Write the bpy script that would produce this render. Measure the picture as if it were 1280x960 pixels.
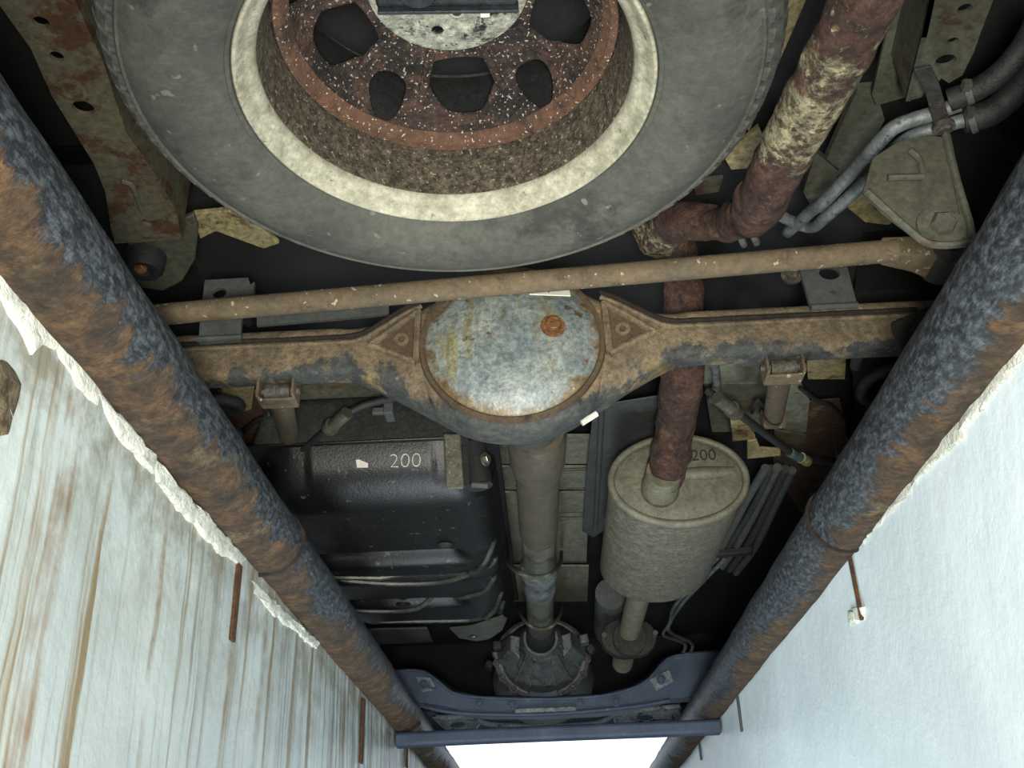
import bpy, bmesh, math, random
from mathutils import Vector, Matrix, noise
for o in list(bpy.data.objects): bpy.data.objects.remove(o)
rnd = random.Random(7)
SC = bpy.context.scene
COL = SC.collection
PI = math.pi

# ------------------------------------------------------------------ camera
F = 1250.0                                  # focal length in pixels of the 1280 wide frame
PITCH, YAW, ROLL = math.radians(28.08), math.radians(1.40), math.radians(2.0)
CAM = Vector((0, 0, -0.536))
hd = Vector((-math.sin(YAW), math.cos(YAW), 0)); rt = Vector((math.cos(YAW), math.sin(YAW), 0)); zz = Vector((0, 0, 1))
fwd = hd*math.cos(PITCH) + zz*math.sin(PITCH)
upv = zz*math.cos(PITCH) - hd*math.sin(PITCH)
cr = rt*math.cos(ROLL) - upv*math.sin(ROLL)
cu = upv*math.cos(ROLL) + rt*math.sin(ROLL)
cam_d = bpy.data.cameras.new('camera'); cam = bpy.data.objects.new('camera', cam_d); COL.objects.link(cam)
cam_d.lens = 36.0*F/1280; cam_d.sensor_width = 36.0; cam_d.clip_start = 0.01
m = Matrix((cr, cu, -fwd)).transposed().to_4x4(); m.translation = CAM; cam.matrix_world = m
SC.camera = cam
# ------------------------------------------------------------------ world, lamp, exposure
w = bpy.data.worlds.new('sky'); SC.world = w; w.use_nodes = True
bg = w.node_tree.nodes['Background']; bg.inputs[0].default_value = (0.80, 0.90, 1.0, 1); bg.inputs[1].default_value = 2.2
def lamp(name, loc, aim, power, size, col, spread=180):
    d = bpy.data.lights.new(name, 'AREA'); d.shape = 'DISK'; d.size = size; d.energy = power; d.color = col; d.spread = math.radians(spread)
    o = bpy.data.objects.new(name, d); COL.objects.link(o); o.location = loc
    o.rotation_euler = (Vector(aim)-Vector(loc)).to_track_quat('-Z', 'Y').to_euler(); return o
lamp('inspection_lamp', (0.03, -0.10, -0.66), (0.0, 1.9, 0.22), 20, 0.16, (1.0, 0.97, 0.88), 100)
lamp('added_fill', (-0.12, 2.0, -1.35), (0.08, 2.2, 0.3), 22, 0.40, (0.86, 0.94, 1.0))  # unseen fill light, added to brighten the tank, muffler and far walls
SC.view_settings.view_transform = 'Standard'; SC.view_settings.look = 'None'
SC.view_settings.exposure = 0.0; SC.view_settings.gamma = 1.0; SC.view_settings.use_curve_mapping = False

# ------------------------------------------------------------------ where a viewing ray meets a plane of the place
def ray(px, py): return fwd*F + cr*(px-640) - cu*(py-480)
def P(px, py, h):                          # on the level h metres above the camera
    d = ray(px, py); return CAM + d*(h/d.z)
def PY(px, py, y):                         # on the cross plane y
    d = ray(px, py); return CAM + d*(y/d.y)
def PX(px, py, x):                         # on the lengthwise plane x
    d = ray(px, py); return CAM + d*(x/d.x)

# ------------------------------------------------------------------ materials
def lin(c):
    return tuple(((v/255)/12.92 if v/255 <= .04045 else ((v/255+.055)/1.055)**2.4) for v in c) + (1,)
LIN = lin; GAIN = .44                       # the car's metal and rubber are dirty and reflect little
class N:
    def __init__(s, name):
        s.m = bpy.data.materials.new(name); s.m.use_nodes = True; s.t = s.m.node_tree; s.b = s.t.nodes['Principled BSDF']
        s.co = s.t.nodes.new('ShaderNodeTexCoord').outputs['Object']
    def l(s, a, b): s.t.links.new(a, b)
    def mapping(s, sc, src=None):
        n = s.t.nodes.new('ShaderNodeMapping'); n.inputs['Scale'].default_value = sc; s.l(src or s.co, n.inputs[0]); return n.outputs[0]
    def noise(s, scale, detail=6, rough=.6, vec=None, dist=0):
        n = s.t.nodes.new('ShaderNodeTexNoise'); n.inputs['Scale'].default_value = scale; n.inputs['Detail'].default_value = detail
        n.inputs['Roughness'].default_value = rough; n.inputs['Distortion'].default_value = dist; s.l(vec or s.co, n.inputs['Vector']); return n.outputs[0]
    def ramp(s, src, a, b, lo=0, hi=1):
        n = s.t.nodes.new('ShaderNodeMapRange'); n.inputs[1].default_value = a; n.inputs[2].default_value = b
        n.inputs[3].default_value = lo; n.inputs[4].default_value = hi; s.l(src, n.inputs[0]); return n.outputs[0]
    def math(s, op, a, b=None, c=None):
        n = s.t.nodes.new('ShaderNodeMath'); n.operation = op
        for i, v in enumerate((a, b, c)):
            if v is None: continue
            if isinstance(v, (int, float)): n.inputs[i].default_value = v
            else: s.l(v, n.inputs[i])
        return n.outputs[0]
    def mix(s, f, a, b, blend='MIX'):
        n = s.t.nodes.new('ShaderNodeMix'); n.data_type = 'RGBA'; n.blend_type = blend
        for sock, v in ((n.inputs[0], f), (n.inputs[6], a), (n.inputs[7], b)):
            if isinstance(v, (int, float)): sock.default_value = v
            elif isinstance(v, tuple): sock.default_value = v
            else: s.l(v, sock)
        return n.outputs[2]
    def sep(s, src=None):
        n = s.t.nodes.new('ShaderNodeSeparateXYZ'); s.l(src or s.co, n.inputs[0]); return n.outputs
    def bump(s, h, strength, dist=.004):
        n = s.t.nodes.new('ShaderNodeBump'); n.inputs['Strength'].default_value = strength; n.inputs['Distance'].default_value = dist
        s.l(h, n.inputs['Height']); s.l(n.outputs[0], s.b.inputs['Normal'])
    def grain(s, col, scale, amt):
        gr = s.ramp(s.noise(scale, 5, .75), .36, .64, 1-amt, 1+amt); c = s.t.nodes.new('ShaderNodeCombineXYZ')
        for i in range(3): s.l(gr, c.inputs[i])
        return s.mix(1.0, col, c.outputs[0], 'MULTIPLY')
    def out(s, col, rough=.7, metal=0.0, spec=.4):
        for k, v in (('Base Color', col), ('Roughness', rough), ('Metallic', metal), ('Specular IOR Level', spec)):
            if isinstance(v, (int, float, tuple)): s.b.inputs[k].default_value = v
            else: s.l(v, s.b.inputs[k])
        return s.m
def pm(name, c1, c2, scale=14, c3=None, s3=9, t3=.58, rough=.75, metal=0.0, bump=.35, grain=.35, gs=260, speck=None, st=.70, ss=170, spec=.35, w3=.07, g=None):
    """worn surface: two tones, patches of a third (rust or bare metal), fine grain, light specks of grit"""
    n = N(name); g = GAIN if g is None else g
    def lin(c): return tuple(v*g for v in LIN(c)[:3]) + (1,)
    col = n.mix(n.ramp(n.noise(scale, 5, .6), .36, .64), lin(c1), lin(c2))
    hgt = n.noise(gs, 4, .7)
    if c3:
        k = n.ramp(n.noise(s3, 9, .72), t3, t3+w3)
        col = n.mix(k, col, lin(c3))
    gr = n.ramp(n.noise(gs*.42, 5, .75), .36, .64, 1-1.25*grain, 1+1.25*grain)
    gcol = n.t.nodes.new('ShaderNodeCombineXYZ')
    for i in range(3): n.l(gr, gcol.inputs[i])
    col = n.mix(1.0, col, gcol.outputs[0], 'MULTIPLY')
    if speck:
        col = n.mix(n.ramp(n.noise(ss*.8, 2, .5), st-.055, st-.02), col, lin(speck))
    if bump: n.bump(n.math('ADD', hgt, n.math('MULTIPLY', n.noise(scale*3, 5, .6), 1.2)), bump)
    return n.out(col, rough, metal, spec)

M = {}
M['tyre'] = pm('tyre_rubber', (96, 99, 91), (124, 126, 114), 9, (78, 80, 74), 5, .55, .8, 0, .3, .17, 200, (160, 160, 148), .75, 60, g=.235)
M['tread'] = pm('tread_rubber', (66, 68, 64), (88, 88, 82), 20, rough=.85)
M['lip'] = pm('rim_lip', (196, 194, 172), (158, 156, 134), 40, (100, 96, 78), 70, .60, .6, .0, .3, .2, 330, g=.44)
M['barrel'] = pm('rim_barrel', (104, 94, 76), (78, 68, 54), 60, (58, 46, 36), 120, .53, .85, 0, .8, .6, 320, (170, 164, 140), .70, 260)
M['disc'] = pm('wheel_disc_rust', (92, 68, 56), (62, 50, 44), 22, (40, 34, 33), 18, .48, .8, .1, .8, .5, 200, (206, 202, 190), .690, 330, g=.40)
M['disc_ring'] = pm('disc_ring_rust', (112, 80, 60), (94, 68, 52), 22, (64, 48, 40), 24, .56, .85, 0, .5, .25, 240, (206, 202, 190), .71, 330)
M['hub'] = pm('hub_pad', (190, 192, 176), (150, 154, 140), 60, (30, 34, 34), 34, .55, .6, .1, .6, .4, 240, g=.5)
M['carrier'] = pm('carrier_steel', (60, 66, 70), (44, 48, 52), 30, rough=.5, metal=.2)
M['frame'] = pm('frame_paint', (122, 122, 102), (104, 104, 88), 8, (94, 66, 42), 15, .575, .6, 0, .2, .25, 200, g=.25)
M['frame_rusty'] = pm('frame_paint_rusted', (124, 118, 92), (108, 104, 84), 8, (96, 66, 40), 17, .50, .65, 0, .3, .25, 200, g=.28)
M['pan'] = pm('floor_pan_paint', (108, 110, 96), (90, 92, 80), 6, (96, 74, 48), 7, .58, .65, 0, .2, .25, 160, g=.72)
M['pan_dark'] = pm('underseal', (26, 26, 26), (20, 20, 20), 8, (34, 28, 24), 7, .6, .85, 0, .3)
M['primer'] = pm('red_primer', (86, 62, 48), (70, 52, 42), 9, (112, 92, 66), 14, .54, .75, 0, .3, .3, g=.62)
M['yellow'] = pm('yellowed_paint', (150, 138, 96), (124, 116, 84), 16, (90, 66, 40), 20, .56, .7, g=.6)
M['axle'] = pm('axle_dusty', (112, 96, 72), (92, 80, 62), 10, (62, 60, 56), 8, .545, .85, 0, .5, .22, 220, (170, 160, 130), .735, 130)
M['axle_dark'] = pm('axle_underside', (58, 60, 60), (72, 72, 66), 14, (96, 82, 60), 16, .57, .7, 0, .3, .2, 200)
M['seam'] = pm('weld_seam', (34, 28, 22), (50, 40, 30), 60, rough=.9)
M['gusset'] = pm('gusset_dusty', (106, 88, 64), (90, 76, 56), 18, (60, 50, 38), 20, .58, .9, 0, .6, .2)
M['rod'] = pm('rod_dusty', (122, 106, 80), (102, 90, 70), 18, (84, 68, 50), 12, .56, .8, 0, .3, .18, 240, (186, 178, 150), .72, 120)
M['plug'] = pm('plug_copper', (150, 108, 70), (110, 78, 52), 60, rough=.4, metal=.4, g=.7)
M['bolt'] = pm('bolt_steel', (110, 108, 98), (84, 80, 70), 80, (90, 66, 44), 60, .55, .55, .3)
M['bracket'] = pm('bracket_grey', (96, 100, 96), (80, 84, 82), 20, (96, 84, 60), 20, .62, .7, .1, .2, .15)
M['dark_bracket'] = pm('bracket_dark', (62, 58, 52), (48, 46, 43), 20, (90, 74, 54), 30, .6, .75)
M['tank'] = pm('tank_black', (58, 60, 60), (46, 48, 49), 8, (62, 63, 58), 14, .60, .42, 0, .25, .2, 200, (190, 190, 180), .735, 80, .4, g=.08)
M['tank_lip'] = pm('tank_lip_highlight', (96, 98, 88), (62, 64, 60), 14, (40, 42, 42), 20, .55, .35, .1, .15, .15, 200)  # paler than the tank: highlights along the ridges put into the colour
M['tank_top'] = pm('tank_upper', (66, 68, 64), (54, 56, 55), 14, rough=.7)
M['muffler'] = pm('muffler_aluminised', (126, 125, 108), (106, 105, 92), 30, (88, 84, 70), 60, .60, .62, .1, .35, .30, 230, (160, 154, 120), .72, 140)
M['muffler_cap'] = pm('muffler_cap', (142, 140, 118), (120, 118, 100), 30, (84, 78, 62), 150, .62, .6, .15, .25, .2, 320)
M['shaft'] = pm('shaft_dusty', (104, 96, 80), (88, 84, 72), 25, (70, 66, 58), 20, .6, .6, .2, .2, .15)
M['chrome'] = pm('bright_steel', (150, 148, 130), (120, 120, 108), 30, rough=.35, metal=.6, bump=.05, grain=.1)
M['rubber'] = pm('black_rubber', (30, 31, 33), (40, 41, 43), 30, rough=.7)
M['hose'] = pm('black_hose', (48, 48, 48), (36, 36, 37), 30, rough=.6)
M['alu_pipe'] = pm('fuel_pipe', (140, 146, 144), (110, 116, 116), 50, (72, 74, 74), 60, .56, .5, .25, .25, .2)
M['white'] = pm('white_paper', (214, 210, 196), (196, 192, 178), 60, rough=.8, bump=0, grain=.05, g=.9)
M['chalk'] = pm('chalk', (208, 208, 194), (176, 176, 164), 90, rough=.9, bump=0, grain=.1, g=.8)
M['ink'] = pm('dark_ink', (46, 44, 36), (58, 55, 46), 60, rough=.8, bump=0, grain=.1)
M['shield'] = pm('heat_shield', (88, 92, 88), (74, 78, 76), 20, (110, 112, 104), 60, .60, .6, .2, .5, .2, 260)
M['gear'] = pm('gearbox_alloy', (104, 108, 106), (78, 82, 84), 26, (60, 62, 64), 18, .55, .5, .3, .3, g=.8)
M['sub'] = pm('subframe_hazed', (62, 78, 100), (84, 98, 120), 9, (120, 128, 138), 26, .62, .6, 0, .2, .1)  # blue-grey tint carries the haze of the pit's bright end
M['arm_edge'] = pm('arm_worn', (150, 160, 162), (120, 128, 132), 30, (52, 54, 58), 20, .55, .6)
M['teal'] = pm('teal_tape', (84, 110, 106), (70, 92, 90), 60, rough=.6)
M['cream'] = pm('cream_sleeve', (190, 176, 130), (164, 150, 108), 60, rough=.6)
M['spring'] = pm('spring_dark', (66, 68, 68), (52, 54, 54), 20, (80, 72, 58), 20, .6, .6)
M['concrete'] = pm('workshop_concrete', (120, 118, 112), (98, 96, 92), 4, rough=.9)

def pipe_mat(name, side, thr):             # steel edge pipe: dark paint, worn to ragged rust on the wall side
    n = N(name); x, y, z = n.sep()
    a = n.math('ARCTAN2', n.math('MULTIPLY', x, float(side)), n.math('MULTIPLY', z, -1.0))        # 0 straight down, + towards the wall
    rag = n.math('MULTIPLY', n.math('SUBTRACT', n.noise(1, 8, .7, n.mapping((20, 42, 20))), .5), 2.6)
    big = n.math('MULTIPLY', n.math('SUBTRACT', n.noise(3.2, 3, .5), .5), 2.4)
    v = n.math('ADD', n.math('ADD', a, rag), big)
    rust = n.mix(n.ramp(n.noise(16, 8, .7), .40, .62), lin((44, 36, 26)), lin((76, 57, 37)))
    rust = n.mix(n.ramp(n.noise(1, 6, .75, n.mapping((60, 150, 60))), .55, .68), rust, lin((44, 36, 28)))
    rust = n.mix(n.ramp(n.noise(7, 6, .7), .58, .70), rust, lin((98, 90, 68)))
    paint = n.mix(n.ramp(n.noise(1, 8, .75, n.mapping((150, 55, 150))), .45, .66), lin((20, 23, 28)), lin((72, 78, 82)))
    k = n.ramp(v, thr, thr+.18)
    rust = n.grain(n.grain(n.grain(rust, 60, .45), 18, .30), 190, .25); paint = n.grain(paint, 120, .3)
    n.bump(n.math('ADD', n.math('MULTIPLY', n.noise(1, 7, .75, n.mapping((60, 120, 60))), n.ramp(k, 0, 1, .25, 1.2)), n.noise(30, 5)), .8, .006)
    return n.out(n.mix(k, paint, rust), n.ramp(k, 0, 1, .5, .85), 0.0, .35)
M['pipe_l'] = pipe_mat('edge_pipe_left', -1, -1.05)
M['pipe_r'] = pipe_mat('edge_pipe_right', 1, -.60)

def wall_mat(name, base1, base2, streak, ythr):
    n = N(name); x, y, z = n.sep()
    col = n.mix(n.ramp(n.noise(5, 6, .6), .35, .65), lin(base1), lin(base2))
    if streak:
        lean = n.math('ADD', y, n.math('MULTIPLY', z, .05))
        wob = n.math('MULTIPLY', n.noise(4, 3), .03)
        cv = n.t.nodes.new('ShaderNodeCombineXYZ'); n.l(n.math('ADD', lean, wob), cv.inputs[1]); n.l(n.math('MULTIPLY', z, .02), cv.inputs[2])
        s1 = n.noise(26, 4, .6, cv.outputs[0]); s2 = n.noise(11, 3, .6, cv.outputs[0]); s3 = n.noise(70, 3, .6, cv.outputs[0])
        brk = n.ramp(n.noise(1, 4, .6, n.mapping((6, 30, 2.5))), .38, .60)
        col = n.mix(n.math('MULTIPLY', n.ramp(s3, .54, .66), n.math('MULTIPLY', brk, .75)), col, lin((112, 110, 92)))
        col = n.mix(n.math('MULTIPLY', n.ramp(s1, .53, .62), n.math('MULTIPLY', brk, .9)), col, lin((120, 102, 70)))
        col = n.mix(n.math('MULTIPLY', n.ramp(s2, .57, .63), n.math('MULTIPLY', n.ramp(n.noise(9, 5), .35, .6), .8)), col, lin((120, 92, 58)))
        top = n.math('MULTIPLY', n.ramp(z, -.30, -.08), n.ramp(n.noise(9, 7, .7), .42, .60))            # grime where water runs out under the pipe
        col = n.mix(n.math('MULTIPLY', top, .75), col, lin((104, 96, 74)))
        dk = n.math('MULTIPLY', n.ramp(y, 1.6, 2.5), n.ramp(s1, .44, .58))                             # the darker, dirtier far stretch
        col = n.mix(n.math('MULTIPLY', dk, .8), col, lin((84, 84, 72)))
    else:
        col = n.mix(n.ramp(n.noise(26, 6, .7), .62, .70), col, lin((222, 230, 232)))
        col = n.mix(n.ramp(n.noise(44, 6, .75), .685, .71), col, lin((140, 150, 150)))
    n.bump(n.math('ADD', n.noise(14, 7, .65), n.math('MULTIPLY', n.noise(120, 4), .05)), .16, .02)
    return n.out(col, .45, 0, .4)
M['wall_l'] = wall_mat('wall_paint_streaked', (178, 188, 186), (160, 170, 170), True, 0)
M['wall_r'] = wall_mat('wall_paint_clean', (206, 218, 222), (196, 209, 214), False, 0)
M['plaster'] = pm('white_plaster', (226, 226, 212), (200, 204, 194), 40, (120, 118, 100), 34, .64, .9, 0, .7, .12, 160, g=.72)
M['mortar'] = pm('old_mortar', (120, 108, 82), (90, 78, 58), 40, (70, 58, 42), 30, .55, .9, 0, .8, .3, g=.7)
M['crust'] = pm('rust_stain', (112, 72, 42), (84, 58, 38), 40, rough=.9, bump=.7)

# ------------------------------------------------------------------ mesh helpers
def mk(name, vf, mat, parent=None, smooth=40, bevel=0, kind=None, label=None):
    me = bpy.data.meshes.new(name); me.from_pydata([tuple(v) for v in vf[0]], [], vf[1]); me.update()
    bm = bmesh.new(); bm.from_mesh(me); bmesh.ops.recalc_face_normals(bm, faces=bm.faces); bm.to_mesh(me); bm.free()
    me.materials.append(M[mat] if isinstance(mat, str) else mat)
    for p in me.polygons: p.use_smooth = smooth > 0
    if smooth: me.set_sharp_from_angle(angle=math.radians(smooth))
    return link(name, me, parent, bevel, kind, label)
def link(name, me, parent=None, bevel=0, kind=None, label=None):
    o = bpy.data.objects.new(name, me); COL.objects.link(o)
    if parent is not None:
        o.parent = parent
        base = Vector((0, 0, 0)); q = parent
        while q: base += q.location; q = q.parent
        o.location = -base if parent.parent is None or True else o.location
        o.location = -base
    if bevel:
        b = o.modifiers.new('bevel', 'BEVEL'); b.width = bevel; b.segments = 2; b.limit_method = 'ANGLE'; b.angle_limit = math.radians(35)
    if kind: o['kind'] = kind
    if label: o['label'] = label
    return o
def thing(name, label, cat, loc=(0, 0, 0), group=None):
    o = bpy.data.objects.new(name, None); COL.objects.link(o); o.location = loc; o.empty_display_size = .05
    o['label'] = label; o['category'] = cat
    if group: o['group'] = group
    return o
def tag(o, label, cat, group=None):
    o['label'] = label; o['category'] = cat
    if group: o['group'] = group
    return o
def join(*parts):
    V, Fc = [], []
    for v, f in parts:
        k = len(V); V += list(v); Fc += [tuple(i+k for i in q) for q in f]
    return V, Fc
def loft(rings, closed=True, caps=True):
    V, Fc = [], []; n = len(rings[0])
    for r in rings: V += list(r)
    for i in range(len(rings)-1):
        for j in range(n if closed else n-1):
            a, b = i*n+j, i*n+(j+1) % n; Fc.append((a, b, b+n, a+n))
    if caps and closed: Fc.append(tuple(range(n-1, -1, -1))); Fc.append(tuple(range((len(rings)-1)*n, len(rings)*n)))
    return V, Fc
def spline(pts, k=6):
    pts = [Vector(p) for p in pts]
    if len(pts) < 3 or k < 2: return pts
    out = []; q = [pts[0]*2-pts[1]] + pts + [pts[-1]*2-pts[-2]]
    for i in range(1, len(q)-2):
        for s in range(k):
            t = s/k; a, b, c, d = q[i-1], q[i], q[i+1], q[i+2]
            out.append(.5*((2*b)+(c-a)*t+(2*a-5*b+4*c-d)*t*t+(3*b-a-3*c+d)*t**3))
    out.append(pts[-1]); return out
def frames(path, ref=None):
    T = [(path[min(i+1, len(path)-1)]-path[max(i-1, 0)]).normalized() for i in range(len(path))]
    r = Vector(ref) if ref else (Vector((0, 0, 1)) if abs(T[0].z) < .9 else Vector((0, 1, 0)))
    N_ = (r - T[0]*r.dot(T[0])).normalized(); out = []
    for t in T:
        N_ = (N_ - t*N_.dot(t)).normalized(); out.append((t, N_, t.cross(N_)))
    return out
def tube(pts, r, seg=14, k=6, wob=0, caps=True, wsc=30):
    path = spline(pts, k); L = len(path); rings = []
    rr = r if isinstance(r, (list, tuple)) else None
    for i, (p, (t, a, b)) in enumerate(zip(path, frames(path))):
        if rr:
            u = i/(L-1)*(len(rr)-1); j = min(int(u), len(rr)-2); rad = rr[j]+(rr[j+1]-rr[j])*(u-j)
        else: rad = r
        ring = []
        for s in range(seg):
            an = 2*PI*s/seg; d = a*math.cos(an)+b*math.sin(an); q = p+d*rad
            if wob: q += d*wob*noise.noise(q*wsc)
            ring.append(q)
        rings.append(ring)
    return loft(rings, True, caps)
def beam(pts, w_, h_, ref=(0, 0, 1), k=4, ch=.15):
    path = spline(pts, k); rings = []; L = len(path)
    for i, (p, (t, a, b)) in enumerate(zip(path, frames(path, ref))):
        ww = w_ if not isinstance(w_, (list, tuple)) else w_[0]+(w_[1]-w_[0])*i/(L-1)
        hh = h_ if not isinstance(h_, (list, tuple)) else h_[0]+(h_[1]-h_[0])*i/(L-1)
        c = min(ww, hh)*ch; x, y = ww/2, hh/2
        ring = [(x-c, y), (x, y-c), (x, -y+c), (x-c, -y), (-x+c, -y), (-x, -y+c), (-x, y-c), (-x+c, y)]
        rings.append([p + b*u + a*v for u, v in ring])
    return loft(rings)
def lathe(prof, org, axis=(0, 0, 1), seg=48, ref=None, closed=False, sx=1.0):
    """prof = [(radius, along axis)]"""
    ax = Vector(axis).normalized(); r = Vector(ref) if ref else (Vector((1, 0, 0)) if abs(ax.x) < .9 else Vector((0, 0, 1)))
    a = (r-ax*r.dot(ax)).normalized(); b = ax.cross(a); org = Vector(org)
    rings = [[org + ax*z + (a*math.cos(2*PI*s/seg)*sx + b*math.sin(2*PI*s/seg))*max(rad, 1e-4) for s in range(seg)] for rad, z in prof]
    V, Fc = loft(rings, True, not closed)
    if closed:
        n = seg; L = len(prof)-1
        for j in range(n): Fc.append((L*n+j, L*n+(j+1) % n, (j+1) % n, j))
    return V, Fc
def box(c, s, rot=None):
    c = Vector(c); R = rot or Matrix.Identity(3)
    V = [c + R @ Vector((x*s[0]/2, y*s[1]/2, z*s[2]/2)) for x in (-1, 1) for y in (-1, 1) for z in (-1, 1)]
    return V, [(0, 1, 3, 2), (4, 6, 7, 5), (0, 4, 5, 1), (2, 3, 7, 6), (0, 2, 6, 4), (1, 5, 7, 3)]
def hexbolt(c, axis, r=.012, t=.010, washer=True):
    c = Vector(c); ax = Vector(axis).normalized()
    v = lathe([(r*.2, 0), (r, 0), (r, t*.8), (r*.82, t), (r*.2, t)], c, ax, 6)
    if washer: v = join(v, lathe([(r*.5, -.001), (r*1.45, -.001), (r*1.45, .003), (r*.5, .003)], c, ax, 20))
    return v
def plate(outline, thick, nrm=None, holes=(), up=None):
    """solid sheet from coplanar 3-D outline; holes = [(centre3d, rx, ry)]; extruded along nrm away from the viewer side"""
    pts = [Vector(p) for p in outline]
    if nrm is None:
        nrm = Vector((0, 0, 0))
        for i in range(len(pts)):
            a, b = pts[i], pts[(i+1) % len(pts)]; nrm += a.cross(b)
    nrm = Vector(nrm).normalized()
    if nrm.dot(pts[0]-CAM) < 0: nrm = -nrm
    o = pts[0]; u = (Vector(up) if up else (pts[1]-pts[0])); u = (u-nrm*u.dot(nrm)).normalized(); v = nrm.cross(u)
    cu_ = bpy.data.curves.new('tmp', 'CURVE'); cu_.dimensions = '2D'; cu_.fill_mode = 'BOTH'; cu_.extrude = thick/2
    def add(P2):
        s = cu_.splines.new('POLY'); s.points.add(len(P2)-1); s.use_cyclic_u = True
        for q, p in zip(s.points, P2): q.co = (p[0], p[1], 0, 1)
    add([((p-o).dot(u), (p-o).dot(v)) for p in pts])
    for h in holes:
        c, rx, ry = h[:3]; c = Vector(c); cx, cy = (c-o).dot(u), (c-o).dot(v)
        add([(cx+rx*math.cos(2*PI*i/20), cy+ry*math.sin(2*PI*i/20)) for i in range(20)])
    ob = bpy.data.objects.new('tmp', cu_); COL.objects.link(ob)
    me = bpy.data.meshes.new_from_object(ob.evaluated_get(bpy.context.evaluated_depsgraph_get()))
    V = [o + u*q.co.x + v*q.co.y + nrm*(q.co.z+thick/2) for q in me.vertices]; Fc = [tuple(p.vertices) for p in me.polygons]
    bpy.data.objects.remove(ob); bpy.data.curves.remove(cu_); bpy.data.meshes.remove(me)
    bm = bmesh.new(); vs = [bm.verts.new(p) for p in V]
    for f in Fc:
        try: bm.faces.new([vs[i] for i in f])
        except ValueError: pass
    bmesh.ops.remove_doubles(bm, verts=bm.verts, dist=1e-5); bm.verts.index_update()
    V = [p.co.copy() for p in bm.verts]; Fc = [tuple(q.index for q in f.verts) for f in bm.faces]; bm.free()
    return V, Fc
def plate_h(px, h, thick, holes=()):       # level sheet
    return plate([P(x, y, h) for x, y in px], thick, (0, 0, 1), [(P(x, y, h), rx, ry) for x, y, rx, ry in holes], (1, 0, 0))
def plate_y(px, yy, thick, holes=()):      # upright cross sheet
    return plate([PY(x, y, yy) for x, y in px], thick, (0, 1, 0), [(PY(x, y, yy), rx, ry) for x, y, rx, ry in holes], (1, 0, 0))
def text(s, size, org, xdir, ydir, ex=.0006, offset=0):
    c = bpy.data.curves.new('tmp', 'FONT'); c.body = s; c.size = size; c.extrude = ex; c.align_x = 'CENTER'; c.align_y = 'CENTER'; c.offset = offset; c.resolution_u = 4
    ob = bpy.data.objects.new('tmp', c); COL.objects.link(ob)
    me = bpy.data.meshes.new_from_object(ob.evaluated_get(bpy.context.evaluated_depsgraph_get()))
    X = Vector(xdir).normalized(); Y = Vector(ydir); Y = (Y-X*Y.dot(X)).normalized(); Z = X.cross(Y); org = Vector(org)
    V = [org+X*q.co.x+Y*q.co.y+Z*q.co.z for q in me.vertices]; Fc = [tuple(p.vertices) for p in me.polygons]
    bpy.data.objects.remove(ob); bpy.data.curves.remove(c); bpy.data.meshes.remove(me); return V, Fc
def boolean(o, cutters):
    """cut the cutter solids out of o's mesh"""
    tmp = []
    for vf in cutters:
        c = mk('tmp', vf, 'rubber', smooth=0); tmp.append(c)
        b = o.modifiers.new('cut', 'BOOLEAN'); b.object = c; b.operation = 'DIFFERENCE'; b.solver = 'EXACT'
        c.location = o.matrix_world.translation*0
    loc = o.location.copy(); par = o.parent; o.parent = None; o.location = (0, 0, 0); bpy.context.view_layer.update()
    me = bpy.data.meshes.new_from_object(o.evaluated_get(bpy.context.evaluated_depsgraph_get()))
    o.modifiers.clear(); old = o.data; o.data = me; me.name = old.name; bpy.data.meshes.remove(old)
    o.parent = par; o.location = loc
    for p in me.polygons: p.use_smooth = True
    me.set_sharp_from_angle(angle=math.radians(40))
    for c in tmp: d = c.data; bpy.data.objects.remove(c); bpy.data.meshes.remove(d)
def struct(o): o['kind'] = 'structure'; return o

# ================================================================== the pit
XL, XR = -0.428, 0.4725                      # pipe axes
WL, WR = -0.445, 0.489                      # wall faces
Y0, Y1 = -1.6, 5.4
PIT = -1.75
def wallmesh(x, sgn):
    ny, nz = 120, 34; V, Fc = [], []
    for i in range(ny+1):
        for j in range(nz+1):
            y = Y0+(Y1-Y0)*i/ny; z = -.035+(PIT+.035)*j/nz
            V.append(Vector((x+.006*noise.noise(Vector((y*3, z*3, sgn)))+.002*noise.noise(Vector((y*14, z*14, sgn))), y, z)))
    n1 = nz+1
    for i in range(ny):
        for j in range(nz): Fc.append((i*n1+j, i*n1+j+1, (i+1)*n1+j+1, (i+1)*n1+j))
    k = len(V); V += [Vector((x+sgn*.15, y, z)) for y in (Y0, Y1) for z in (-.035, PIT)]
    Fc += [(k, k+1, k+3, k+2), (0, k, k+2, ny*n1), (nz, k+1, k+3, ny*n1+nz), tuple(range(nz+1))+(k+1, k), tuple(ny*n1+j for j in range(nz+1))+(k+3, k+2)]
    return V, Fc
wall_left = struct(mk('wall_left', wallmesh(WL, -1), 'wall_l')); wall_left['label'] = 'left pit wall of grey-white paint streaked with brown drips'
wall_right = struct(mk('wall_right', wallmesh(WR, 1), 'wall_r')); wall_right['label'] = 'right pit wall of smooth pale blue-grey paint'
struct(mk('floor', box((0, 1.9, PIT-.05), (1.3, 7.2, .1)), 'concrete'))
struct(mk('wall_end', box((0, Y1+.08, -.95), (1.3, .16, 1.75)), 'wall_r'))
struct(mk('ground_left', box((-2.73, 1.5, -.045), (4.25, 8.6, .09)), 'concrete'))
struct(mk('ground_right', box((2.775, 1.5, -.045), (4.25, 8.6, .09)), 'concrete'))

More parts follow.
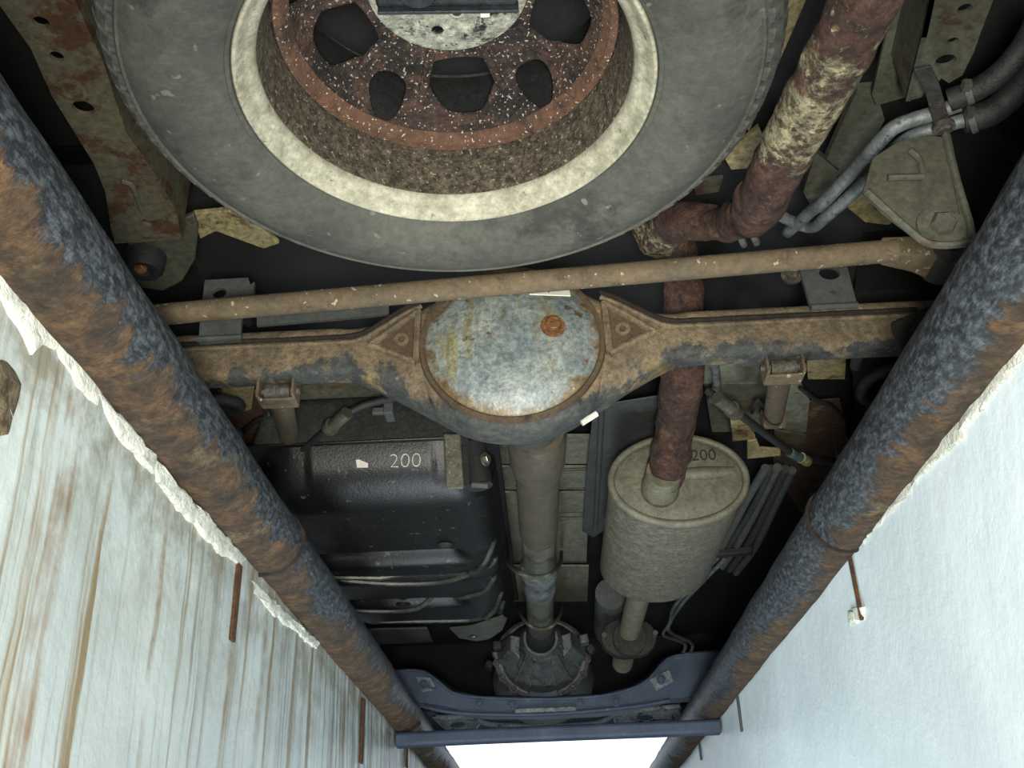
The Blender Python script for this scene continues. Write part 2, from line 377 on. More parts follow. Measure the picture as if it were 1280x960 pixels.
def pit_pipe(x, mat, label, joints):
    pts = [Vector((x, Y0+(Y1-Y0)*i/120, 0)) for i in range(121)]
    t = thing('edge_pipe', label, 'pipe', (x, 0, 0), 'steel pipes along the pit edges')
    rings = []; r = .052
    for p in pts:
        ring = []
        for s in range(28):
            a = 2*PI*s/28; d = Vector((math.cos(a), 0, math.sin(a))); q = p+d*r
            ring.append(q+d*(.0022*noise.noise(q*16)+.0014*noise.noise(q*60))-Vector((x, 0, 0)))
        rings.append(ring)
    me = mk('pipe', loft(rings), mat); me.parent = t
    for y in joints:
        mk('weld_joint', tube([Vector((x+.0525*math.cos(a*PI/14), y+.006*noise.noise(Vector((a*.7, x, 2))), .0525*math.sin(a*PI/14))) for a in range(29)], .004, 8, 1, .003, False, 80), 'seam', t)
    return t
jl = PX(335, 705, XL).y; jr = PX(1060, 690, XR).y
pipe_l = pit_pipe(XL, 'pipe_l', 'rusted dark steel pipe along the left pit edge above the drip-streaked wall', [jl])
pipe_r = pit_pipe(XR, 'pipe_r', 'rusted dark steel pipe along the right pit edge above the smooth pale wall', [jr])

# rusted anchor straps of the pipes, standing against the walls
def strap(pa, pb, x, sgn, wid, par, mat):
    a, b = PX(pa[0], pa[1], x), PX(pb[0], pb[1], x); L = abs(a.z-b.z)
    mk('anchor_strap', box(((x-sgn*.004), a.y, a.z-L/2+.01), (-(-.006), wid*.6, L+.02)), mat, par, bevel=.002)
strap((294, 722), (290, 805), WL, -1, .035, pipe_l, 'crust')
strap((452, 884), (450, 955), WL, -1, .05, pipe_l, 'crust')
strap((507, 930), (505, 958), WL, -1, .05, pipe_l, 'crust')
strap((1066, 700), (1080, 776), WR, 1, .012, pipe_r, 'crust')
strap((923, 866), (928, 916), WR, 1, .02, pipe_r, 'bracket')
strap((874, 915), (878, 950), WR, 1, .02, pipe_r, 'bracket')

# plaster that has broken away under the pipes
def chunk(px, x, sgn, par, name='plaster_chunk', mat='plaster', thick=.005):
    pts = [PX(a, b, x) for a, b in px]; c = sum(pts, Vector())/len(pts); out = []
    for i in range(len(pts)):
        a, b = pts[i], pts[(i+1) % len(pts)]; n = max(2, int((b-a).length/.012))
        for k in range(n):
            q = a.lerp(b, k/n); out.append(q+Vector((0, noise.noise(q*60)*.006, noise.noise(q*60+Vector((9, 9, 9)))*.006)))
    ins = [q.lerp(c, .10) for q in out]; ins2 = [q.lerp(c, .45) for q in out]
    def ring(R, d): return [Vector((x-sgn*(d+.004*noise.noise(q*45)*(d > 0)), q.y, q.z)) for q in R]
    return mk(name, loft([ring(out, -.008), ring(out, thick*.6), ring(ins, thick), ring(ins2, thick*1.15)]), mat, par, smooth=50)
for c in ([(-14, 330), (40, 392), (78, 438), (66, 448), (44, 436), (28, 452), (14, 420), (-14, 372)],
          [(46, 402), (84, 440), (120, 502), (112, 516), (92, 498), (66, 455)],
          [(112, 500), (150, 538), (190, 584), (186, 600), (160, 578), (128, 540)],
          [(186, 584), (228, 632), (262, 668), (256, 684), (222, 652), (192, 610)],
          [(236, 640), (272, 676), (300, 706), (294, 718), (268, 702), (238, 668)],
          [(306, 734), (340, 764), (372, 794), (366, 802), (336, 780), (310, 750)],
          [(366, 790), (394, 812), (388, 820), (368, 804)]):
    chunk([(a+5, b-9) for a, b in c], WL, -1, wall_left)
for c in ([(1296, 412), (1296, 452), (1250, 508), (1206, 556), (1212, 530), (1256, 470)],
          [(1210, 532), (1216, 556), (1180, 588), (1146, 618), (1158, 590)],
          [(1150, 600), (1148, 626), (1110, 664), (1086, 690), (1094, 664)],
          [(1064, 692), (1066, 706), (1040, 734), (1022, 752), (1030, 728)],
          [(1018, 744), (1016, 756), (992, 782), (976, 796), (988, 772)]):
    chunk([(a-7, b-11) for a, b in c], WR, 1, wall_right, thick=.004)
for c in ([(-14, 446), (10, 452), (22, 480), (18, 512), (6, 540), (-14, 548)],):
    chunk(c, WL, -1, wall_left, 'mortar_crust', 'mortar', .004)
for px, py in ((1076, 768), (1068, 772)): chunk([(px-5, py-8), (px+5, py-8), (px+5, py+8), (px-5, py+8)], WR, 1, wall_right, thick=.006)

# bar braced across the pit under the car's nose
ya = PX(512, 926, XL).y
yb = PY(690, 917, 2.8)
bar_y = P(690, 917, .461).y
bar = mk('cross_bar', beam([(WL+.004, bar_y, -.078), (-.2, bar_y, -.075), (.2, bar_y, -.075), (WR-.004, bar_y, -.075)], .05, .040), 'sub', bevel=.004)
tag(bar, 'dark steel bar braced between the two pit walls at the bright end of the pit', 'bar')

# ================================================================== the car body above
body = thing('vehicle_body', 'dark underside of the car body with pale floor panels above the axle', 'vehicle', (0, 1.6, .6))
HP = 1.12
mk('floor_pan', box((0, 2.2, CAM.z+HP+.03), (1.76, 5.0, .04)), 'pan_dark', body)
for s in (-1, 1):
    mk('side_panel', box((s*.87, 2.2, CAM.z+1.02), (.04, 5.0, .62)), 'pan_dark', body, bevel=.01)
mk('rear_panel', box((0, -.25, CAM.z+1.0), (1.76, .05, .45)), 'pan_dark', body, bevel=.01)
mk('nose_panel', box((0, 4.68, CAM.z+1.02), (1.76, .05, .60)), 'pan_dark', body, bevel=.01)
for s in (-1, 1):                                   # inner wheel arches
    rings = []
    for i in range(15):
        a = PI*i/14; rings.append([Vector((s*x, 1.42-.42*math.cos(a), CAM.z+.74+.42*math.sin(a))) for x in (.64, .645, .86, .855)])
    mk('wheel_arch', loft(rings), 'pan_dark', body)

def panel(name, px, h, mat, par=body, holes=(), t=.006, **k): return mk(name, plate_h(px, h, t, holes), mat, par, **k)
# pale floor panels seen between the axle, the tank and the muffler
panel('floor_panel', [(360, 470), (545, 470), (560, 500), (440, 505), (395, 530), (366, 520)], 1.03, 'pan')
panel('floor_panel', [(372, 516), (452, 500), (425, 545), (392, 566), (378, 560)], 1.05, 'yellow')
panel('floor_panel', [(424, 508), (560, 506), (556, 540), (422, 546)], 1.06, 'pan')
panel('arch_panel', [(255, 490), (345, 490), (352, 560), (325, 590), (270, 570)], 1.01, 'primer')
panel('arch_panel', [(300, 560), (400, 575), (402, 605), (340, 615), (300, 640)], .98, 'primer')
panel('arch_panel', [(275, 480), (318, 485), (314, 512), (280, 520)], .97, 'yellow')
panel('floor_panel', [(874, 448), (968, 446), (966, 476), (874, 480)], 1.02, 'pan')
panel('floor_panel', [(880, 480), (962, 480), (952, 540), (890, 540)], 1.04, 'pan')
panel('arch_panel', [(978, 482), (1000, 476), (1012, 500), (1008, 540), (984, 545), (972, 520)], 1.02, 'pan', holes=[(996, 493, .008, .008)])
panel('arch_panel', [(962, 520), (980, 505), (1050, 500), (1062, 560), (1050, 640), (1000, 640), (968, 590)], 1.04, 'primer', holes=[(1030, 512, .008, .008)])
panel('arch_panel', [(968, 538), (1008, 545), (1010, 580), (985, 590), (966, 570)], 1.0, 'frame_rusty')
panel('arch_panel', [(1008, 440), (1058, 440), (1056, 474), (1010, 474)], .99, 'yellow')
panel('tunnel_panel', [(600, 545), (742, 545), (742, 580), (600, 580)], 1.02, 'pan')
panel('tunnel_panel', [(608, 584), (740, 584), (738, 612), (608, 612)], 1.01, 'pan')
panel('tunnel_panel', [(612, 616), (736, 616), (733, 704), (618, 704)], 1.02, 'pan')
panel('tunnel_panel', [(634, 708), (736, 708), (734, 752), (640, 752)], 1.0, 'pan')
for yy in (590, 615, 648):
    a, b = P(700, yy, 1.0), P(738, yy-1, 1.0); mk('panel_seam', tube([a, b], .004, 8), 'frame', body)
# heat shield beside the muffler
sh = mk('heat_shield', plate_h([(742, 508), (842, 492), (836, 540), (790, 560), (764, 600), (760, 660), (742, 672), (728, 665), (733, 590)], .96, .004), 'shield', bevel=.002)
tag(sh, 'grey stamped heat shield between the propeller shaft and the muffler', 'heat shield')
fl = mk('shield_rib', tube([P(752, 512, .955), P(748, 590, .955), P(744, 660, .955)], .007, 10), 'shield', sh)

# ================================================================== chassis frame
ch = thing('chassis_frame', 'grey-green pressed steel chassis frame with rust-ringed holes on both sides of the spare wheel', 'chassis', (0, .6, .4))
def rail(px, h, holes, mat, inner, hgt=.11):
    bot = mk('side_rail', plate_h(px, h, .006, holes), mat, ch, smooth=0)
    pts = [P(x, y, h) for x, y in inner]
    for e in (pts,):
        V = []
        for p in e: V += [p, p+Vector((0, 0, hgt))]
        V += [p+Vector((0.006, 0, 0)) for p in V]
        n = len(e); Fc = []
        for i in range(n-1):
            a = 2*i; Fc += [(a, a+1, a+3, a+2), (2*n+a, 2*n+a+2, 2*n+a+3, 2*n+a+1), (a, a+2, 2*n+a+2, 2*n+a), (a+1, 2*n+a+1, 2*n+a+3, a+3)]
        Fc += [(0, 2*n, 2*n+1, 1), (2*n-2, 2*n-1, 4*n-1, 4*n-2)]
        mk('rail_web', (V, Fc), mat, ch)
    return bot
HL = .88
rl = rail([(-8, -4), (12, 24), (38, 60), (66, 122), (96, 170), (118, 206), (132, 242), (139, 288), (144, 303), (222, 298), (214, 262), (186, 214), (152, 166), (135, 116), (122, 76), (104, 38), (84, -6)], HL,
     [(51, 28, .009, .008), (71, 71, .008, .008), (104, 135, .013, .012), (186, 278, .010, .008)], 'frame_rusty',
     [(84, -6), (104, 38), (122, 76), (135, 116), (152, 166), (186, 214), (214, 262), (222, 298)])
mk('embossed_slot', tube([P(152, 226, HL-.002), P(165, 232, HL-.002), P(172, 250, HL-.002), P(177, 263, HL-.002)], .004, 8), 'frame', ch)
mk('hole_ring', lathe([(.013, 0), (.018, 0), (.018, -.003), (.013, -.004)], P(90, 111, HL), (0, 0, 1), 20, closed=True), 'frame_rusty', ch)
mk('rail_closing_plate', plate_y([(142, 302), (224, 297), (222, 262), (150, 262)], P(180, 299, HL).y, .005), 'frame', ch)
# cradle with rubber bump stop beneath the left rail end
cp = P(180, 332, .93)
mk('cradle_plate', plate_h([(160, 306), (242, 268), (248, 285), (244, 325), (228, 352), (205, 364), (176, 360), (160, 340)], .955, .01), 'frame', ch, bevel=.003)
mk('cradle_plate', plate_h([(240, 268), (300, 262), (350, 305), (330, 312), (270, 290), (250, 300)], .965, .01), 'yellow', ch, bevel=.003)
bs = thing('bump_stop', 'round black rubber bump stop with a rusty bolt below the left rail end', 'bump stop', cp)
mk('rubber_cup', lathe([(.002, -.004), (.012, -.004), (.016, -.010), (.026, -.012), (.031, -.004), (.032, .02), (.002, .02)], cp, (0, 0, 1), 32), 'rubber', bs)
mk('bolt', hexbolt(cp+Vector((-.004, -.002, -.004)), (0, -.4, -1), .007, .006), 'plug', bs)
# right rail
HR = .88
rail([(1163, -6), (1152, 47), (1132, 127), (1151, 122), (1177, 98), (1186, 104), (1203, 94), (1217, 66), (1228, 35), (1244, -6)], HR,
     [(1206, 11, .008, .007), (1191, 52, .007, .006), (1182, 76, .012, .010)], 'frame',
     [(1163, -6), (1152, 47), (1132, 127)], .16)
mk('rail_web', plate([P(1163, -6, .88), P(1132, 127, .88), P(1118, 128, .89), P(1092, 150, .93), P(1085, 120, .97), P(1118, -6, .98)], .006, (1, 0, 0)), 'frame', ch) if False else None
panel('rail_flange', [(1120, -6), (1150, -6), (1130, 122), (1096, 132), (1090, 118), (1104, 60)], .965, 'frame', ch, [(1150, 8, .004, .016)], .006)
panel('crossmember_panel', [(1072, 112), (1094, 110), (1106, 150), (1092, 176), (1048, 220), (1030, 206), (1050, 160)], .99, 'frame', ch, (), .012)
panel('crossmember_panel', [(1020, 190), (1048, 214), (1040, 246), (1016, 262), (1004, 240)], .985, 'frame', ch, (), .012)
panel('crossmember_panel', [(936, 165), (1010, -6), (985, -6), (930, 150)], 1.06, 'yellow', ch)
panel('crossmember_panel', [(905, 196), (948, 158), (956, 172), (944, 210), (914, 212)], 1.0, 'yellow', ch)
panel('crossmember_panel', [(1052, 255), (1090, 228), (1130, 268), (1112, 282), (1080, 278)], .98, 'yellow', ch, bevel=.003)
panel('crossmember_panel', [(866, 226), (904, 222), (898, 240), (870, 244)], 1.04, 'frame', ch)
# panhard bracket: upright plate with stamped ribs and a big bolt
yb_ = .90
brk = mk('rod_bracket', plate_y([(1090, 198), (1120, 178), (1160, 168), (1186, 172), (1200, 230), (1215, 292), (1206, 303), (1186, 305), (1164, 305), (1140, 290), (1104, 262), (1080, 236)], yb_, .008), 'frame', ch, bevel=.003)
mk('bracket_flange', plate([PY(1180, 166, yb_-.002), PY(1188, 168, yb_-.002), PY(1215, 294, yb_-.002), PY(1206, 300, yb_-.002)], .004, (0, 1, 0)), 'frame', ch)
mk('flange_edge', tube([PY(1182, 168, yb_-.004), PY(1196, 226, yb_-.004), PY(1214, 290, yb_-.004), PY(1204, 304, yb_-.004), PY(1164, 305, yb_-.004), PY(1140, 290, yb_-.004), PY(1084, 240, yb_-.004)], .0045, 8, 4), 'frame', ch)
mk('bracket_rib', tube([PY(1110, 222, yb_-.004), PY(1154, 221, yb_-.004)], .004, 8), 'frame', ch)
mk('bracket_rib', tube([PY(1138, 188, yb_-.004), PY(1150, 200, yb_-.004), PY(1154, 218, yb_-.004)], .004, 8), 'frame', ch)
bc = PY(1176, 284, yb_-.003)
mk('bracket_bolt', join(hexbolt(bc, (0, -1, -.15), .014, .014), lathe([(.012, 0), (.026, 0), (.026, .004), (.012, .005)], bc+Vector((0, -.003, 0)), (0, 1, 0), 28)), 'frame', ch)

# ================================================================== spare wheel
HW = .735                                              # level of the rim lip
wc = P(559, 105, HW); WX, WY = wc.x, wc.y; ZL = CAM.z+HW
wc = Vector((WX, WY, ZL))
sw = thing('spare_wheel', 'spare wheel with a dusty worn tyre and rusted steel rim slung flat under the tail', 'wheel', wc)
sw.scale = (.950, .950, 1)
RT = .350
tp = [(.206, .012), (.212, .000), (.219, -.008), (.236, -.019), (.262, -.027), (.290, -.027), (.312, -.019), (.329, -.006), (.338, .005), (.345, .022), (.349, .06), (RT, .105), (.349, .15), (.345, .19), (.331, .214), (.29, .238), (.25, .23), (.215, .214), (.207, .20)]
def smoothprof(p, k=4):
    q = spline([Vector((a, 0, b)) for a, b in p], k); return [(v.x, v.z) for v in q]
ty = mk('tyre', lathe(smoothprof(tp+[(.207, .10)]), wc, (0, 0, 1), 128, closed=True), 'tyre', sw, smooth=60)
mk('sidewall_rib', lathe([(.324, -.0105), (.3265, -.0125), (.329, -.0085), (.327, -.004)], wc, (0, 0, 1), 128, closed=True), 'tyre', ty)
mk('bead_ridge', lathe([(.2185, -.006), (.2205, -.0118), (.2245, -.0140), (.2275, -.011)], wc, (0, 0, 1), 128, closed=True), 'tyre', ty)
# shoulder tread blocks, one by one
prof = [(.3360, -.0055), (.3460, .0045), (.3530, .020), (.3580, .058)]
def blockmesh():
    wd = 2*PI*.35/80*.33; V = []
    for r, z in prof:
        for dr in (-.012, 0):
            for t in (-1, 1): V.append(Vector((r+dr, t*wd+(z-.03)*.25, z)))
    Fc = []
    for i in range(3):
        a = 4*i; b = a+4
        Fc += [(a, a+1, b+1, b), (a+2, b+2, b+3, a+3), (a, b, b+2, a+2), (a+1, a+3, b+3, b+1)]
    Fc += [(0, 2, 3, 1), (12, 13, 15, 14)]
    return V, Fc
tb = mk('tread_block', blockmesh(), 'tread', smooth=0); tbm = tb.data; bpy.data.objects.remove(tb)
for i in range(80):
    o = bpy.data.objects.new('tread_block', tbm); COL.objects.link(o); o.parent = ty; o.location = wc
    o.location = wc - (sw.location + ty.location) if False else Vector(wc)
    o.rotation_euler = (0, 0, 2*PI*(i+.5)/80)
# rim: lip, barrel and dished disc
rim = mk('rim_lip', lathe(smoothprof([(.2190, -.004), (.2185, -.0115), (.2155, -.0130), (.2115, -.009), (.2065, -.003), (.2010, .000), (.1970, .005), (.1960, .011), (.1990, .013), (.208, .005), (.2165, .000)], 3), wc, (0, 0, 1), 128, closed=True), 'lip', sw, smooth=60)
mk('rim_barrel', lathe([(.1975, .007), (.1945, .016), (.1915, .045), (.1895, .075), (.189, .11), (.193, .16), (.205, .20), (.208, .20), (.197, .16), (.192, .11), (.1925, .075), (.1945, .045), (.1975, .016), (.1995, .010)], wc, (0, 0, 1), 96, closed=True), 'barrel', sw, smooth=60)
dp = [(.1895, .078), (.185, .072), (.178, .074), (.170, .084), (.158, .110), (.146, .122), (.125, .130), (.105, .134), (.092, .136), (.088, .138), (.035, .138), (.03, .134)]
dt = [(r-.0005, z+.005) for r, z in reversed(dp)]
disc = mk('wheel_disc', lathe(smoothprof(dp, 3)+dt, wc, (0, 0, 1), 120, closed=True), 'disc', sw, smooth=40)
def cutter(outl, ang):
    c, s = math.cos(ang), math.sin(ang); q = [(x*c-y*s, x*s+y*c) for x, y in outl]
    return loft([[wc+Vector((x, y, z)) for x, y in q] for z in (.05, .22)])
def softpoly(pts, k=4):
    n = len(pts); o = []
    for i in range(n):
        a, b, c, d = (Vector(pts[(i+j-1) % n]+(0,)) for j in range(4))
        for s in range(k):
            t = s/k; v = .5*((2*b)+(c-a)*t+(2*a-5*b+4*c-d)*t*t+(3*b-a-3*c+d)*t**3); o.append((v.x, v.y))
    return o
big = softpoly([(.100, .014), (.105, .034), (.122, .043), (.142, .037), (.159, .020), (.160, -.020), (.142, -.037), (.122, -.043), (.105, -.034), (.100, -.014)])
small = softpoly([(.134, .0), (.139, .018), (.154, .024), (.169, .010), (.172, -.006), (.160, -.022), (.141, -.019)])
a0 = PI/2 - .035
lug = [(.0605+.0075*math.cos(t*PI/5), .0075*math.sin(t*PI/5)) for t in range(10)]
boolean(disc, [cutter(big, a0+2*PI*i/5) for i in range(5)] + [cutter(small, a0+2*PI*(i+.5)/5) for i in range(5)] + [cutter(lug, a0+.32+2*PI*i/5) for i in range(5)])
mk('disc_edge_ring', lathe([(.1885, .080), (.1850, .069), (.1775, .0705), (.1690, .0825), (.172, .088), (.186, .084)], wc, (0, 0, 1), 120, closed=True), 'disc_ring', sw)
mk('rim_well_shade', lathe([(.1925, .100), (.186, .100), (.188, .16), (.200, .199), (.206, .199)], wc, (0, 0, 1), 96, closed=True), 'rubber', sw)  # black liner in the upper barrel: shade behind the disc holes, as colour
pad = mk('hub_pad', lathe(smoothprof([(.034, .1365), (.05, .1358), (.075, .1358), (.088, .1370), (.0895, .1395), (.036, .142)], 2), wc, (0, 0, 1), 72, closed=True), 'hub', sw)
boolean(pad, [cutter(lug, a0+.32+2*PI*i/5) for i in range(5)])
for i in range(5):
    a = a0+2*PI*(i+.27)/5
    mk('disc_spoke_rib', tube([wc+Vector((r*math.cos(a), r*math.sin(a), z)) for r, z in ((.094, .136), (.122, .130), (.148, .121))], .006, 8), 'disc', sw)
    a = a0+2*PI*(i-.27)/5
    mk('disc_spoke_rib', tube([wc+Vector((r*math.cos(a), r*math.sin(a), z)) for r, z in ((.094, .136), (.122, .130), (.148, .121))], .006, 8), 'disc', sw)
# carrier that holds the wheel
cw = thing('wheel_carrier', 'dark steel winch carrier plate across the hub of the spare wheel', 'carrier', wc+Vector((0, 0, .13)))
zc = CAM.z+.862
pc = Vector((WX, WY-.020, zc))
mk('carrier_plate', box(pc+Vector((0, .006, 0)), (.150, .052, .010), Matrix.Rotation(.05, 3, 'Z')), 'carrier', cw, bevel=.003)
mk('carrier_lip', box(pc+Vector((0, .033, -.004)), (.150, .004, .016), Matrix.Rotation(.05, 3, 'Z')), 'carrier', cw, bevel=.001)
mk('winch_boss', lathe([(.004, -.012), (.02, -.012), (.024, -.006), (.024, .02), (.004, .02)], pc+Vector((-.03, .005, 0)), (0, 0, 1), 24), 'carrier', cw)
mk('carrier_pin', lathe([(.0055, -.006), (.0085, -.006), (.0085, .004), (.0055, .004)], pc+Vector((.008, .045, .008)), (0, 0, 1), 16, closed=True), 'chrome', cw)
mk('paint_dab', box(pc+Vector((.038, .050, .0085)), (.010, .018, .002)), 'white', cw)

# ================================================================== rear axle
HA = .80
ac = P(640, 428, HA); AX, AY, AZ = ac.x, ac.y, ac.z           # centre of the cover rim plane
def axle_mat():
    n = N('axle_dust_and_paint'); lin = lambda c: tuple(v*.46 for v in LIN(c)[:3])+(1,)
    x, y, z = n.sep()
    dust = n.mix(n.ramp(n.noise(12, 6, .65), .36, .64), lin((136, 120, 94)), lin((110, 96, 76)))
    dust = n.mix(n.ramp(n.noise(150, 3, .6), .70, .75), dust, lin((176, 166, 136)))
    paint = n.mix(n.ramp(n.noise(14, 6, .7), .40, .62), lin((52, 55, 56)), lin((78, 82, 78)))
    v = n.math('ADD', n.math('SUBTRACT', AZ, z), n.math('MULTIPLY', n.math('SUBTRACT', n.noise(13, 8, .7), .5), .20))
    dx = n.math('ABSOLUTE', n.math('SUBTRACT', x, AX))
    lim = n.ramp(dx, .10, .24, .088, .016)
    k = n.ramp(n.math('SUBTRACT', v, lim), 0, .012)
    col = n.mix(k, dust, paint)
    rim = n.ramp(n.math('ADD', n.math('SUBTRACT', AZ, z), n.math('MULTIPLY', n.noise(20, 6), .02)), .036+.008, .036+.016)
    col = n.mix(n.math('MULTIPLY', n.math('MULTIPLY', rim, n.ramp(dx, .20, .26)), n.ramp(n.noise(16, 5), .42, .56)), col, lin((150, 132, 60)))
    col = n.grain(n.grain(col, 95, .38), 34, .22)
    n.bump(n.math('ADD', n.noise(110, 4, .7), n.noise(30, 5, .6)), .7)
    return n.out(col, .75, 0, .35)
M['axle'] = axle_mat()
# the axle runs square across the car
def axz(px): return PY(px, 440, AY).x
ax_l, ax_r = -.66, .66
axle = thing('rear_axle', 'dusty brown banjo rear axle with a round differential cover across the pit', 'axle', (AX, AY+.06, AZ-.19))
def H(x):
    d = abs(x-AX)
    R_, z_ = .170, .146
    if d < .11: return z_*math.sqrt(1-(d/R_)**2)
    a = z_*math.sqrt(1-(.11/R_)**2)
    if d < .26:
        t = (d-.11)/.15; return a+(.033-a)*(1-(1-t)**1.25)
    return .033
def S(px):                                                     # slight tilt of the tubes
    return 0
def sect(x, hh, dep, y0, dz=0, ext=0):
    pts = []; rad = min(.032, hh*.45)
    corners = [(y0+rad, -hh+rad, PI, 1.5*PI), (y0+dep-rad, -hh+rad, 1.5*PI, 2*PI), (y0+dep-rad, hh+ext-rad, 0, .5*PI), (y0+rad, hh+ext-rad, .5*PI, PI)]
    for cy, cz, a, b in corners:
        for i in range(6):
            t = a+(b-a)*i/5; pts.append(Vector((x, cy+rad*math.cos(t), AZ+dz+cz+rad*math.sin(t))))
    return pts
rings = []; n = 110
for i in range(n+1):
    x = ax_l+(ax_r-ax_l)*i/n; d = abs(x-AX); k = max(0, min(1, (.30-d)/.16)); k = k*k*(3-2*k)
    rings.append(sect(x, H(x), (.048+.038*k), AY+.008, .0, .020*(1-k)))
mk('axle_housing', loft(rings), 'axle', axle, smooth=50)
# darker scuffed underside skin of the pumpkin
rings = []
for i in range(61):
    a = math.radians(192+156*i/60); c, s = math.cos(a), math.sin(a); e = min(1, min(i, 60-i)/14); e = e*e*(3-2*e)
    rings.append([Vector((AX+c*(r-.014*(1-e))*1.13, AY+y, AZ+s*(r-.014*(1-e)))) for r, y in ((.126, .008), (.138, .003), (.145, .006), (.1495, .016), (.1515, .034), (.149, .056), (.142, .074), (.130, .086), (.120, .086), (.118, .05))])
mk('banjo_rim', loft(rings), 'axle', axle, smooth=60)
# seam where the two pressed halves meet, above the triangular gussets
for s in (-1, 1):
    q = [(AX+s*x, AY+.002, AZ+z) for x, z in ((.145, .088), (.175, .072), (.205, .052), (.245, .029), (.30, .026), (.45, .026), (.64, .026))]
    mk('weld_seam', tube(q, .0042, 8, 6, .0012, True, 90), 'seam', axle)
    q2 = [(a, b+.004, c-.008) for a, b, c in q]
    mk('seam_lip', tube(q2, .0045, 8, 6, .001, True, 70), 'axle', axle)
    # gusset: sunk triangle with raised border
    T = [(.150, .068), (.226, .010), (.152, -.026)]
    T3 = [Vector((AX+s*x, AY+.006, AZ+z)) for x, z in T]
    g = mk('gusset', plate(T3, .01, (0, 1, 0)), 'gusset', axle)
    b = T3+[T3[0]]
    for i in range(3):
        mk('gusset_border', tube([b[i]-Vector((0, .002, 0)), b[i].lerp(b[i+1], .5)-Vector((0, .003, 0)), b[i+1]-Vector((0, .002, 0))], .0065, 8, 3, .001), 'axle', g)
    ct = sum(T3, Vector())/3
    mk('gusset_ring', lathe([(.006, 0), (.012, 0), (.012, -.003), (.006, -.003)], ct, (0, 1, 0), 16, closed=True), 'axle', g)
# cover
def cover_mat():
    n = N('cover_worn'); lin = lambda c: tuple(v*.46 for v in LIN(c)[:3])+(1,); col = n.mix(n.ramp(n.noise(9, 6, .65), .38, .62), lin((122, 134, 136)), lin((160, 168, 160)))
    x, y, z = n.sep()
    col = n.mix(n.ramp(n.noise(1, 6, .7, n.mapping((26, 10, 9))), .54, .62), col, lin((146, 142, 108)))
    col = n.mix(n.ramp(n.noise(14, 6, .7), .60, .66), col, lin((98, 76, 52)))
    col = n.mix(n.ramp(n.noise(11, 5, .6), .35, .30, 0, .8), col, lin((84, 94, 102)))
    dx = n.math('SUBTRACT', x, AX); dz = n.math('SUBTRACT', z, AZ)
    r = n.math('SQRT', n.math('ADD', n.math('MULTIPLY', dx, dx), n.math('MULTIPLY', dz, dz)))
    edge = n.ramp(n.math('ADD', r, n.math('MULTIPLY', n.math('SUBTRACT', n.noise(18, 6, .7), .5), .10)), .122, .136)
    col = n.mix(edge, col, lin((124, 104, 72)))
    col = n.mix(n.ramp(n.noise(120, 3, .6), .72, .76), col, lin((170, 172, 162)))
    col = n.grain(n.grain(col, 120, .32), 30, .22)
    n.bump(n.math('ADD', n.noise(20, 6), n.math('MULTIPLY', n.noise(120, 4), .5)), .45)
    return n.out(col, .5, .1, .45)
M['cover'] = cover_mat()
def oval_lathe(prof, **k):
    V, Fc = lathe(prof, (0, 0, 0), (0, 1, 0), 72, **k)
    return [Vector((AX+v.x*CX, AY+v.y, AZ+v.z*CZ)) for v in V], Fc
CX, CZ = .90, .86
cv = mk('differential_cover', oval_lathe([(.156, .010), (.156, .000), (.150, -.004), (.145, -.006), (.138, -.010), (.120, -.018), (.095, -.025), (.06, -.030), (.03, -.032), (.002, -.033)]), 'cover', axle, smooth=60)
mk('cover_ring', oval_lathe([(.152, -.002), (.156, -.006), (.162, -.005), (.164, .004), (.152, .008)], closed=True), 'gusset', axle)
def on_cover(px, py):
    d = ray(px, py); best = None
    for i in range(400):
        yv = AY-.06+i*.0002; p = CAM+d*(yv/d.y); r = math.hypot((p.x-AX)/CX, (p.z-AZ)/CZ)
        prof = [(.156, .0), (.150, -.004), (.138, -.010), (.120, -.018), (.095, -.025), (.06, -.030), (.03, -.032), (0, -.033)]
        yy = 0
        for (r1, a), (r2, b) in zip(prof, prof[1:]):
            if r2 <= r <= r1: yy = a+(b-a)*(r1-r)/(r1-r2)
        if yv >= AY+yy: return p
    return CAM+d*(AY/d.y)
pp = on_cover(691, 408)
mk('filler_plug', hexbolt(pp, (pp.x-AX, -.42, pp.z-AZ), .0135, .013), 'plug', axle)
lb = on_cover(686, 366); nl = Vector((.16, -1, .45)).normalized(); xd = Vector((1, .16, 0)).normalized(); yd = nl.cross(xd)*-1
yd = Vector((0, 0, 1)); R3 = Matrix((xd, -nl, xd.cross(-nl))).transposed()
st = mk('sticker', box(lb+nl*.004, (.066, .002, .026), R3), 'white', axle)
mk('sticker_print', text('507', .026, lb+nl*.0058+xd*-.012, xd, R3 @ Vector((0, 0, 1))), 'ink', st)
# pinion nose
pn = Vector((AX+.022, AY+.10, AZ-.030))
mk('pinion_nose', loft([[pn+Vector((r*math.cos(2*PI*i/24)*1.0, y, r*math.sin(2*PI*i/24))) for i in range(24)] for r, y in ((.10, -.04), (.085, .0), (.062, .06), (.055, .13))]), 'axle_dark', axle)
# shock mounts and brackets on the axle
def axle_bracket(px, py, name='link_bracket'):
    c = PY(px, py, AY+.035); t = .005
    o = mk(name, join(box(c+Vector((-.028, .01, .0)), (t, .045, .042)), box(c+Vector((.028, .01, 0)), (t, .045, .042)), box(c+Vector((0, .016, -.020)), (.060, .032, t))), 'rod', axle, bevel=.002)
    mk('bracket_bolt', join(tube([c+Vector((-.036, .01, -.002)), c+Vector((.036, .01, -.002))], .006, 10), lathe([(.003, -.02), (.014, -.02), (.014, .02), (.003, .02)], c+Vector((0, .012, -.002)), (1, 0, 0), 18)), 'bolt', o)
    return c
cl = axle_bracket(346, 484); cr_ = axle_bracket(980, 454)
